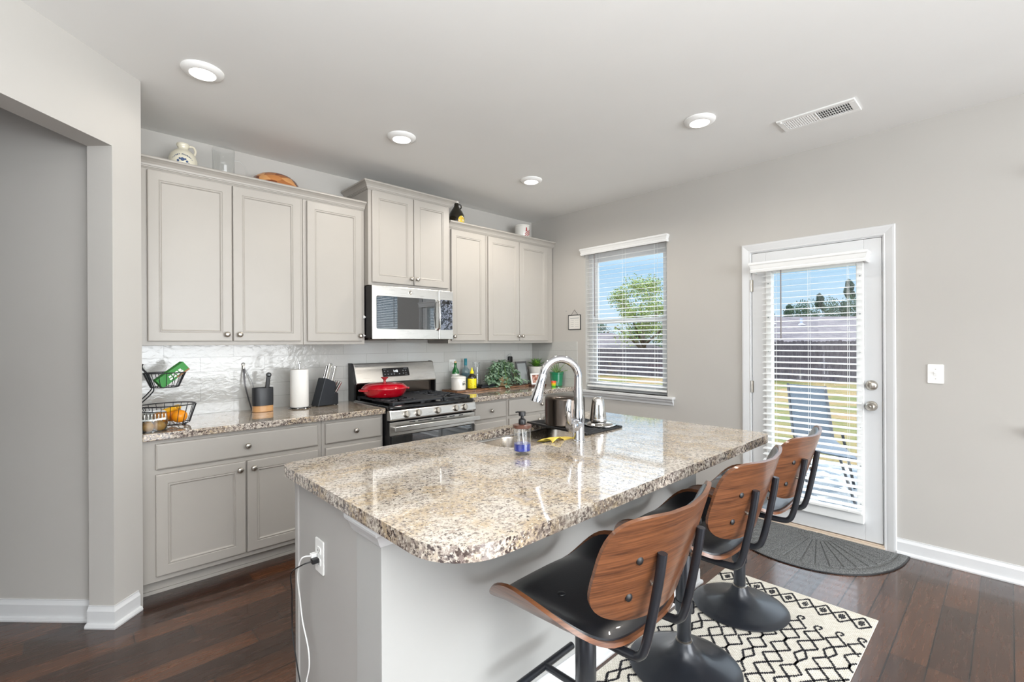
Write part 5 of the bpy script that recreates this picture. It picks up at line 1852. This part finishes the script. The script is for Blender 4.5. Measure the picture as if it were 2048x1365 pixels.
for i, ch in enumerate(word):
    if ch == ' ':
        continue
    da = (i - 6) * .112
    a = -PI / 2 - .18 + da
    z = .124 - .022 * (da / .67) ** 2
    mt_ = Matrix.Translation(on_jug(a, z, .0772)) @ Matrix.Rotation(a + PI / 2, 4, 'Z') @ RX @ Matrix.Rotation(-da * .35, 4, 'Z') @ Matrix.Rotation(-.35, 4, 'X')
    text('letter', ch, .012, M['blue_ink'], prt, mt_, extrude=.0012)
x_, y_ = -3.125, -.185
t = thing('glass_pitcher', 'clear glass pitcher on top of the left cabinet', 'pitcher', (x_, y_, ZT))
MB().lathe([(0, 0), (.060, 0), (.064, .006), (.064, .165), (.067, .195), (.064, .215), (.0625, .215), (.0645, .195), (.0615, .165), (.0615, .012), (0, .010)], (x_, y_, ZT), 40).build('pitcher_glass', M['clear'], t, smooth=True, angle=60)
MB().tube(smooth_path([(x_ + .062, y_ - .006, ZT + .152), (x_ + .095, y_ - .010, ZT + .152), (x_ + .128, y_ - .012, ZT + .115), (x_ + .132, y_ - .012, ZT + .075), (x_ + .115, y_ - .012, ZT + .03), (x_ + .064, y_ - .006, ZT + .025)], 6), .0055, 10).build('handle', M['clear'], t, smooth=True)
x_, y_ = -2.800, -.172
def inlay():
    m = NT('inlaid_bowl_wood')
    vo = m.n('ShaderNodeTexVoronoi')
    vo.inputs['Scale'].default_value = 1.0
    m.l(m.coords(scale=(11, 11, 26)), vo.inputs['Vector'])
    sp = m.n('ShaderNodeSeparateColor')
    m.l(vo.outputs['Color'], sp.inputs[0])
    m.l(m.ramp(sp.outputs[0], [(.0, srgb(92, 44, 22)), (.35, srgb(132, 70, 34)), (.6, srgb(196, 130, 74)), (.9, srgb(214, 156, 98))]), m.b.inputs['Base Color'])
    m.set(Roughness=.25, Coat_Weight=.4)
    return m.m
tag(MB().lathe([(.152, 0), (.155, .006), (.150, .040), (.130, .080), (.098, .108), (.055, .126), (0, .131)], (x_, y_, ZT), 56, None, 1.10, 1).build('wooden_bowl', inlay(), smooth=True, angle=60), 'inlaid wooden bowl upside down on top of the cabinets', 'bowl')
x_, y_ = -1.205, -.185
t = thing('growler', 'dark glass growler with a round yellow label, on the right cabinets', 'bottle', (x_, y_, ZT))
MB().lathe([(0, 0), (.070, 0), (.076, .008), (.077, .090), (.073, .122), (.055, .158), (.032, .190), (.022, .210), (.020, .236), (.0215, .240), (0, .242)], (x_, y_, ZT), 40).build('glass_body', M['dark_glass'], t, smooth=True, angle=60)
MB().lathe([(.022, .236), (.023, .238), (.023, .253), (.020, .256), (0, .256)], (x_, y_, ZT), 24).build('cap', M['ceramic'], t, smooth=True, angle=50)
MB().tube(smooth_path([(x_ + .019, y_ - .006, ZT + .227), (x_ + .040, y_ - .012, ZT + .225), (x_ + .046, y_ - .014, ZT + .202), (x_ + .036, y_ - .010, ZT + .184)], 5), .006, 8).build('finger_loop', M['dark_glass'], t, smooth=True)
a = -PI / 2 + .10
rows = []
for i in range(13):
    rr_ = .042 * i / 12
    row = []
    for k in range(28):
        th = 2 * PI * k / 28
        aa = a + rr_ * math.cos(th) / .077
        row.append((x_ + .0776 * math.cos(aa), y_ + .0776 * math.sin(aa), ZT + .060 + rr_ * 1.1 * math.sin(th)))
    rows.append(row)
mb = MB()
vs = mb.quad_grid(rows[1:], close_v=True)
mb.bm.faces.new(vs[0][::-1])
def yl():
    m = NT('yellow_emblem')
    n = m.noise(m.coords(), 60, 2)
    m.l(m.ramp(n.outputs[0], [(.42, srgb(240, 222, 40)), (.5, srgb(232, 168, 30)), (.62, srgb(244, 240, 200))]), m.b.inputs['Base Color'])
    return m.m
mb.build('yellow_label', yl(), t, smooth=True)
x_, y_ = -.330, -.185
t = thing('tin_canister', 'white tin with red lettering on top of the corner cabinet', 'tin', (x_, y_, ZT))
MB().lathe([(0, 0), (.078, 0), (.080, .004), (.080, .150), (.083, .152), (.083, .168), (.079, .171), (.0, .171)], (x_, y_, ZT), 40).build('tin_body', M['ceramic'], t, smooth=True, angle=50)
M['redprint'] = flat('red_print', srgb(176, 40, 50), .5)
mb = MB()
for k, (da, z, w, h) in enumerate(((-.08, .118, .012, .036), (-.16, .100, .006, .018), (.0, .100, .006, .018))):
    aa = -PI / 2 - .10 + da
    mb.box(-w / 2, w / 2, -.0008, .0004, -h / 2, h / 2, Matrix.Translation((x_ + .0806 * math.cos(aa), y_ + .0806 * math.sin(aa), ZT + z)) @ Matrix.Rotation(aa + PI / 2, 4, 'Z'))
for off in (0, .034, .068):
    for k in range(12):
        da = -.35 + k * .075
        aa = -PI / 2 - .05 + da
        z = .050 + da * .055 + off * .55
        mb.box(-.0034, .0034, -.0008, .0004, -.0016 if k % 2 else -.006, .0016 if k % 2 else .006, Matrix.Translation((x_ + .0806 * math.cos(aa), y_ + .0806 * math.sin(aa), ZT + z)) @ Matrix.Rotation(aa + PI / 2, 4, 'Z'))
mb.build('red_lettering', M['redprint'], t)
MB().lathe([(.020, .171), (.020, .178), (0, .179)], (x_, y_, ZT), 16).build('lid_knob', M['darkwood'], t)

# ================================================================== OUTSIDE
def lawnmat():
    m = NT('dry_lawn')
    n = m.noise(m.coords(), .9, 5, .6)
    n2 = m.noise(m.coords(), 9, 5, .7)
    c = m.ramp(n.outputs[0], [(.38, srgb(150, 124, 88)), (.5, srgb(130, 118, 70)), (.62, srgb(92, 104, 46))])
    c = m.mix(.5, c, m.ramp(n2.outputs[0], [(.3, srgb(110, 104, 64)), (.7, srgb(212, 196, 150))]), 'MULTIPLY')
    m.l(c, m.b.inputs['Base Color'])
    m.set(Roughness=1.0)
    return m.m
structure(MB().box(3.3, 70, -40, 60, -.45, -.23).build('ground_lawn', lawnmat()), 'patchy yellow-green lawn behind the house')
def pav():
    m = NT('patio_stones')
    vo = m.n('ShaderNodeTexVoronoi')
    vo.inputs['Scale'].default_value = 9
    m.l(m.coords(), vo.inputs['Vector'])
    sp = m.n('ShaderNodeSeparateColor')
    m.l(vo.outputs['Color'], sp.inputs[0])
    m.l(m.ramp(sp.outputs[0], [(.1, srgb(92, 102, 110)), (.6, srgb(138, 142, 144)), (.9, srgb(180, 180, 176))]), m.b.inputs['Base Color'])
    m.set(Roughness=.9)
    return m.m
structure(MB().box(.121, 3.32, -14, 8, -.45, -.20).build('patio_ground', pav()), 'grey stone patio outside the door')

def fence(label, a, b, zt, zb, h):
    a, b = Vector((*a, 0)), Vector((*b, 0))
    d = (b - a)
    L = d.length
    rot = math.atan2(d.y, d.x)
    t = thing('wooden_fence', label, 'fence', (a.x, a.y, zb), None, rot)
    mb = MB()
    n = int(L / .145)
    fr_ = random.Random(int(L * 10))
    for i in range(n):
        x = i * .145
        hh = h + fr_.uniform(-.03, .03)
        mb.prism([(x, 0), (x + .138, 0), (x + .138, hh - .03), (x + .11, hh), (x + .028, hh), (x, hh - .03)], 0, .018, Matrix(((1, 0, 0, 0), (0, 0, 1, 0), (0, 1, 0, 0), (0, 0, 0, 1))))
    mb.build('fence_boards', M['fence'], t, local=True)
    mb = MB()
    for z in (.25, h / 2, h - .25):
        mb.box(0, L, .02, .06, z - .045, z + .045)
    mb.build('fence_rails', M['fence'], t, local=True)
    return t
M['fence'] = wood('weathered_fence', srgb(96, 88, 94), srgb(62, 56, 62), (5, 5, .6), 2.5, .9, coat=0)
fence('tall weathered board fence seen through the patio door', (16.0, 3.75), (19.3, -1.5), 1.36, -.40, 1.76)
fence('lower weathered board fence seen through the kitchen window', (13.4, 13.9), (16.0, 3.75), 1.02, -.90, 1.96)
def roofmat():
    m = NT('asphalt_shingles')
    br = m.n('ShaderNodeTexBrick')
    br.inputs['Scale'].default_value = 1
    br.inputs['Brick Width'].default_value = .33
    br.inputs['Row Height'].default_value = .14
    br.inputs['Mortar Size'].default_value = .006
    br.inputs['Color1'].default_value = srgb(112, 104, 106)
    br.inputs['Color2'].default_value = srgb(86, 80, 84)
    br.inputs['Mortar'].default_value = srgb(86, 80, 84)
    m.l(m.coords(), br.inputs['Vector'])
    m.l(br.outputs['Color'], m.b.inputs['Base Color'])
    m.set(Roughness=1.0)
    return m.m
M['roof'] = roofmat()
M['siding'] = flat('pale_siding', srgb(196, 190, 180), .8)
def house(label, c, rot, L, W, eave, ridge, hip, zb):
    t = thing('neighbour_house', label, 'house', (c[0], c[1], zb), None, rot)
    MB().box(-L / 2 + .3, L / 2 - .3, -W / 2 + .3, W / 2 - .3, 0, eave - zb).build('walls', M['siding'], t, local=True)
    e = eave - zb
    r = ridge - zb
    mb = MB()
    P = [(-L / 2, -W / 2, e), (L / 2, -W / 2, e), (L / 2, W / 2, e), (-L / 2, W / 2, e), (-L / 2 + hip, 0, r), (L / 2 - hip, 0, r)]
    v = [mb.bm.verts.new(p) for p in P]
    for f in ((0, 1, 5, 4), (1, 2, 5), (2, 3, 4, 5), (3, 0, 4), (3, 2, 1, 0)):
        mb.bm.faces.new([v[i] for i in f])
    mb.build('roof', M['roof'], t, local=True)
    return t
hA = house('house with a broad grey shingle roof beyond the fence, seen through the door', (34.3, 5.4), 2.386, 13, 11.5, 1.05, 3.05, .01, -1.6)
mb = MB()
for lx, lz in ((2.3, 2.45), (4.1, 2.50)):
    yb_ = (3.05 - lz) / (3.05 - 1.05) * 5.75
    mb.lathe([(.26, -.04), (.12, .05), (.08, .06), (.08, .42), (0, .42)], (lx, yb_, lz + 1.6), 14)
mb.build('roof_vents', flat('vent_flashing', srgb(190, 196, 214), .4, .5), hA, local=True)
house('house with a hipped grey roof beyond the fence, seen through the window', (20.5, 14.4), 2.386, 7.4, 6.5, .90, 1.92, 2.6, -1.6)

def tree_proto(name, label, grp, h, w, trunk, mat, n, size, airy, seed, shape='round'):
    t = thing(name, label, 'tree', (0, 0, 0), grp)
    r = random.Random(seed)
    mb = MB()
    mb.tube([(0, 0, 0), (.05 * w, 0, trunk * h), (0, .03 * w, h * .75)], [w * .045, w * .03, w * .01], 8)
    for k in range(9):
        a = r.uniform(0, 6.28)
        z = r.uniform(trunk * h, h * .6)
        mb.tube([(0, 0, z), (math.cos(a) * w * .2, math.sin(a) * w * .2, z + h * .12), (math.cos(a) * w * .36, math.sin(a) * w * .36, z + h * .2)], [w * .018, w * .012, w * .005], 6)
    mb.build('trunk', M['bark'], t, local=True)
    mb = MB()
    clumps = []
    for k in range(22 if shape == 'round' else 26):
        if shape == 'round':
            u, v_ = r.uniform(0, 6.28), r.uniform(-.8, 1)
            q = math.sqrt(max(0, 1 - v_ * v_))
            clumps.append((math.cos(u) * q * w * .36, math.sin(u) * q * w * .36, trunk * h + (h - trunk * h) * (.5 + .40 * v_), w * r.uniform(.12, .19)))
        else:
            f = r.random()
            a = r.uniform(0, 6.28)
            rad = w * .34 * (1 - f) ** .7
            clumps.append((math.cos(a) * rad, math.sin(a) * rad, trunk * h + (h - trunk * h) * f * .93, w * r.uniform(.10, .18) * (1.2 - f * .7)))
    per = n // len(clumps)
    for (cx, cy, cz, cr) in clumps:
        for i in range(per):
            d = Vector((r.gauss(0, 1), r.gauss(0, 1), r.gauss(0, .8)))
            d = d.normalized() * (cr * (r.random() ** (.33 if not airy else .6)))
            p = Vector((cx, cy, cz)) + d
            ax = Vector((r.gauss(0, 1), r.gauss(0, 1), r.gauss(0, 1))).normalized()
            bx = ax.orthogonal().normalized()
            cxv = ax.cross(bx)
            s = size * r.uniform(.6, 1.3)
            vs_ = [mb.bm.verts.new(p + bx * s), mb.bm.verts.new(p + cxv * s * .6), mb.bm.verts.new(p - bx * s), mb.bm.verts.new(p - cxv * s * .6)]
            mb.bm.faces.new(vs_)
    mb.build('crown', mat, t, local=True)
    return t
M['bark'] = flat('bark', srgb(92, 78, 66), .95)
M['leaf_a'] = leafmat('spring_foliage', srgb(104, 124, 62), srgb(156, 168, 92), .8)
M['leaf_b'] = leafmat('dark_foliage', srgb(44, 62, 54), srgb(72, 90, 76), .9)
M['leaf_c'] = leafmat('mid_foliage', srgb(48, 68, 52), srgb(80, 100, 72), .9)
ta = tree_proto('leafy_tree', 'airy spring-green tree above the roof, filling the kitchen window', None, 6.2, 4.4, .30, M['leaf_a'], 11000, .055, True, 4)
ta.location = (19.4, 10.3, -1.2)
tb_ = copy_tree(ta)
tb_.location = (21.6, 7.6, -1.4); tb_.rotation_euler = (0, 0, 2); tb_.scale = (.9, .9, .9)
tag(tb_, 'spring-green tree cut by the right edge of the kitchen window', 'tree')
tp_ = tree_proto('pine_tree', 'tall dark pine at the right of the patio door view', 'dark trees on the skyline', 10.5, 7.5, .12, M['leaf_b'], 15000, .13, False, 8, 'cone')
tp_.location = (66.3, 9.8, -2.3)
tp_.scale = (.55, .55, 1.10)
PL = [((63.6, 12.3), .93, 'dark pine left of the tallest one on the skyline'), ((60.9, 14.9), .80, 'dark pine in the middle of the skyline through the door'),
      ((69.0, 7.0), 1.05, 'dark pine hidden partly by the right side of the door glazing')]
for i, (q, s, lab) in enumerate(PL):
    c_ = copy_tree(tp_)
    c_.location = (q[0], q[1], -2.3); c_.scale = (.50, .50, s); c_.rotation_euler = (0, 0, i * 1.3)
    tag(c_, lab, 'tree', 'dark trees on the skyline')
th_ = tree_proto('hedge_tree', 'rounded dark tree behind the roofs at the left of the window view', 'rounded trees behind the roofs', 5.6, 6.4, .08, M['leaf_c'], 12000, .075, False, 15)
th_.location = (27.8, 25.5, -1.4)
th_.scale = (.68, .68, .84)
HL = [((31.06, 22.4, -1.4), (.68, .84), 'rounded tree behind the left of the hipped roof'), ((34.3, 19.3, -1.4), (.68, .82), 'rounded tree behind the right of the hipped roof'),
      ((37.6, 16.2, -1.4), (.68, .86), 'rounded tree between the window view and the door view'),
      ((47.2, 14.0, -2.2), (.74, 1.22), 'rounded tree above the broad roof, at the left of the door view'), ((50.5, 10.95, -2.2), (.74, 1.36), 'rounded tree above the broad roof, middle of the door view'),
      ((53.8, 7.87, -2.2), (.74, 1.46), 'rounded tree above the broad roof, right side of the door view'), ((57.1, 4.78, -2.2), (.74, 1.6), 'rounded tree above the broad roof, far right')]
for i, (q, s, lab) in enumerate(HL):
    c_ = copy_tree(th_)
    c_.location = q; c_.scale = (s[0], s[0], s[1]); c_.rotation_euler = (0, 0, i * 1.1)
    tag(c_, lab, 'tree', 'rounded trees behind the roofs')

# patio recliner and wire chair
t = thing('patio_recliner', 'dark slate sling recliner on the patio outside the door', 'patio chair', (2.15, -2.25, -.2))
M['sling'] = flat('slate_sling', srgb(92, 102, 112), .8)
mb = MB()
def slingq(p0, p1, p2, p3):
    mb.quad_grid([[p0, p1], [p3, p2]])
E0, E1 = Vector((2.22, -2.37, .86)), Vector((2.32, -1.97, .86))
F0, F1 = E0 + Vector((-.35, -.15, -.52)), E1 + Vector((-.35, -.15, -.52))
G0, G1 = F0 + Vector((-.45, -.30, -.08)), F1 + Vector((-.45, -.30, -.08))
slingq(E0, E1, F1, F0)
slingq(F0, F1, G1, G0)
o = mb.build('sling', M['sling'], t)
o.modifiers.new('thick', 'SOLIDIFY').thickness = .012
mb = MB()
for dy in (0, 1):
    q = lambda a, b: Vector(a) + (Vector(b) - Vector(a)) * dy
    mb.tube([q(E0, E1), q(F0, F1), q(G0, G1)], .014, 8)
    mb.tube([q(F0, F1) + Vector((.10, -.06, .05)), q(F0, F1) + Vector((.22, -.14, -.52))], .014, 8)
    mb.tube([q(F0, F1) + Vector((.02, 0, .0)), q(G0, G1) + Vector((.1, .05, -.44))], .013, 8)
mb.build('frame', M['black_metal'], t, smooth=True)
t = thing('wire_patio_chair', 'pale curved metal chair on the patio left of the recliner', 'patio chair', (2.3, -1.45, -.2))
mb = MB()
mb.tube(smooth_path([(2.15, -1.28, -.19), (2.12, -1.30, .25), (2.36, -1.25, .62), (2.42, -1.50, .66), (2.36, -1.72, .62), (2.12, -1.68, .25), (2.15, -1.70, -.19)], 6), .011, 8)
mb.tube(smooth_path([(2.12, -1.30, .24), (1.95, -1.34, .26), (1.92, -1.50, .26), (1.95, -1.64, .26), (2.12, -1.68, .24)], 6), .011, 8)
mb.tube([(1.97, -1.34, .25), (1.93, -1.30, -.19)], .010, 8).tube([(1.97, -1.64, .25), (1.93, -1.70, -.19)], .010, 8)
mb.build('frame', M['white_plastic'], t, smooth=True)
MB().prism(rrect(1.95, 2.25, -1.66, -1.32, (.06,) * 4, 5), .245, .262).build('seat', M['screen'], t, bevel=.004)
MB().prism(rrect(-1.68, -1.30, .36, .60, (.05,) * 4, 5), 2.335, 2.350, Matrix(((0, 0, 1, 0), (1, 0, 0, 0), (0, 1, 0, 0), (0, 0, 0, 1)))).build('backrest', M['screen'], t, bevel=.004)
# lettering becomes plain meshes
bpy.context.view_layer.update()
for o in [o for o in SC.objects if o.type == 'FONT']:
    dg = bpy.context.evaluated_depsgraph_get()
    me = bpy.data.meshes.new_from_object(o.evaluated_get(dg))
    nm, par, ml = o.name, o.parent, o.matrix_local.copy()
    mt_ = o.data.materials[0]
    bpy.data.objects.remove(o)
    n_ = bpy.data.objects.new(nm, me)
    COL.objects.link(n_)
    n_.parent = par
    n_.matrix_local = ml
    if not me.materials:
        me.materials.append(mt_)
for o in list(SC.objects):
    if '_base' in o:
        del o['_base']
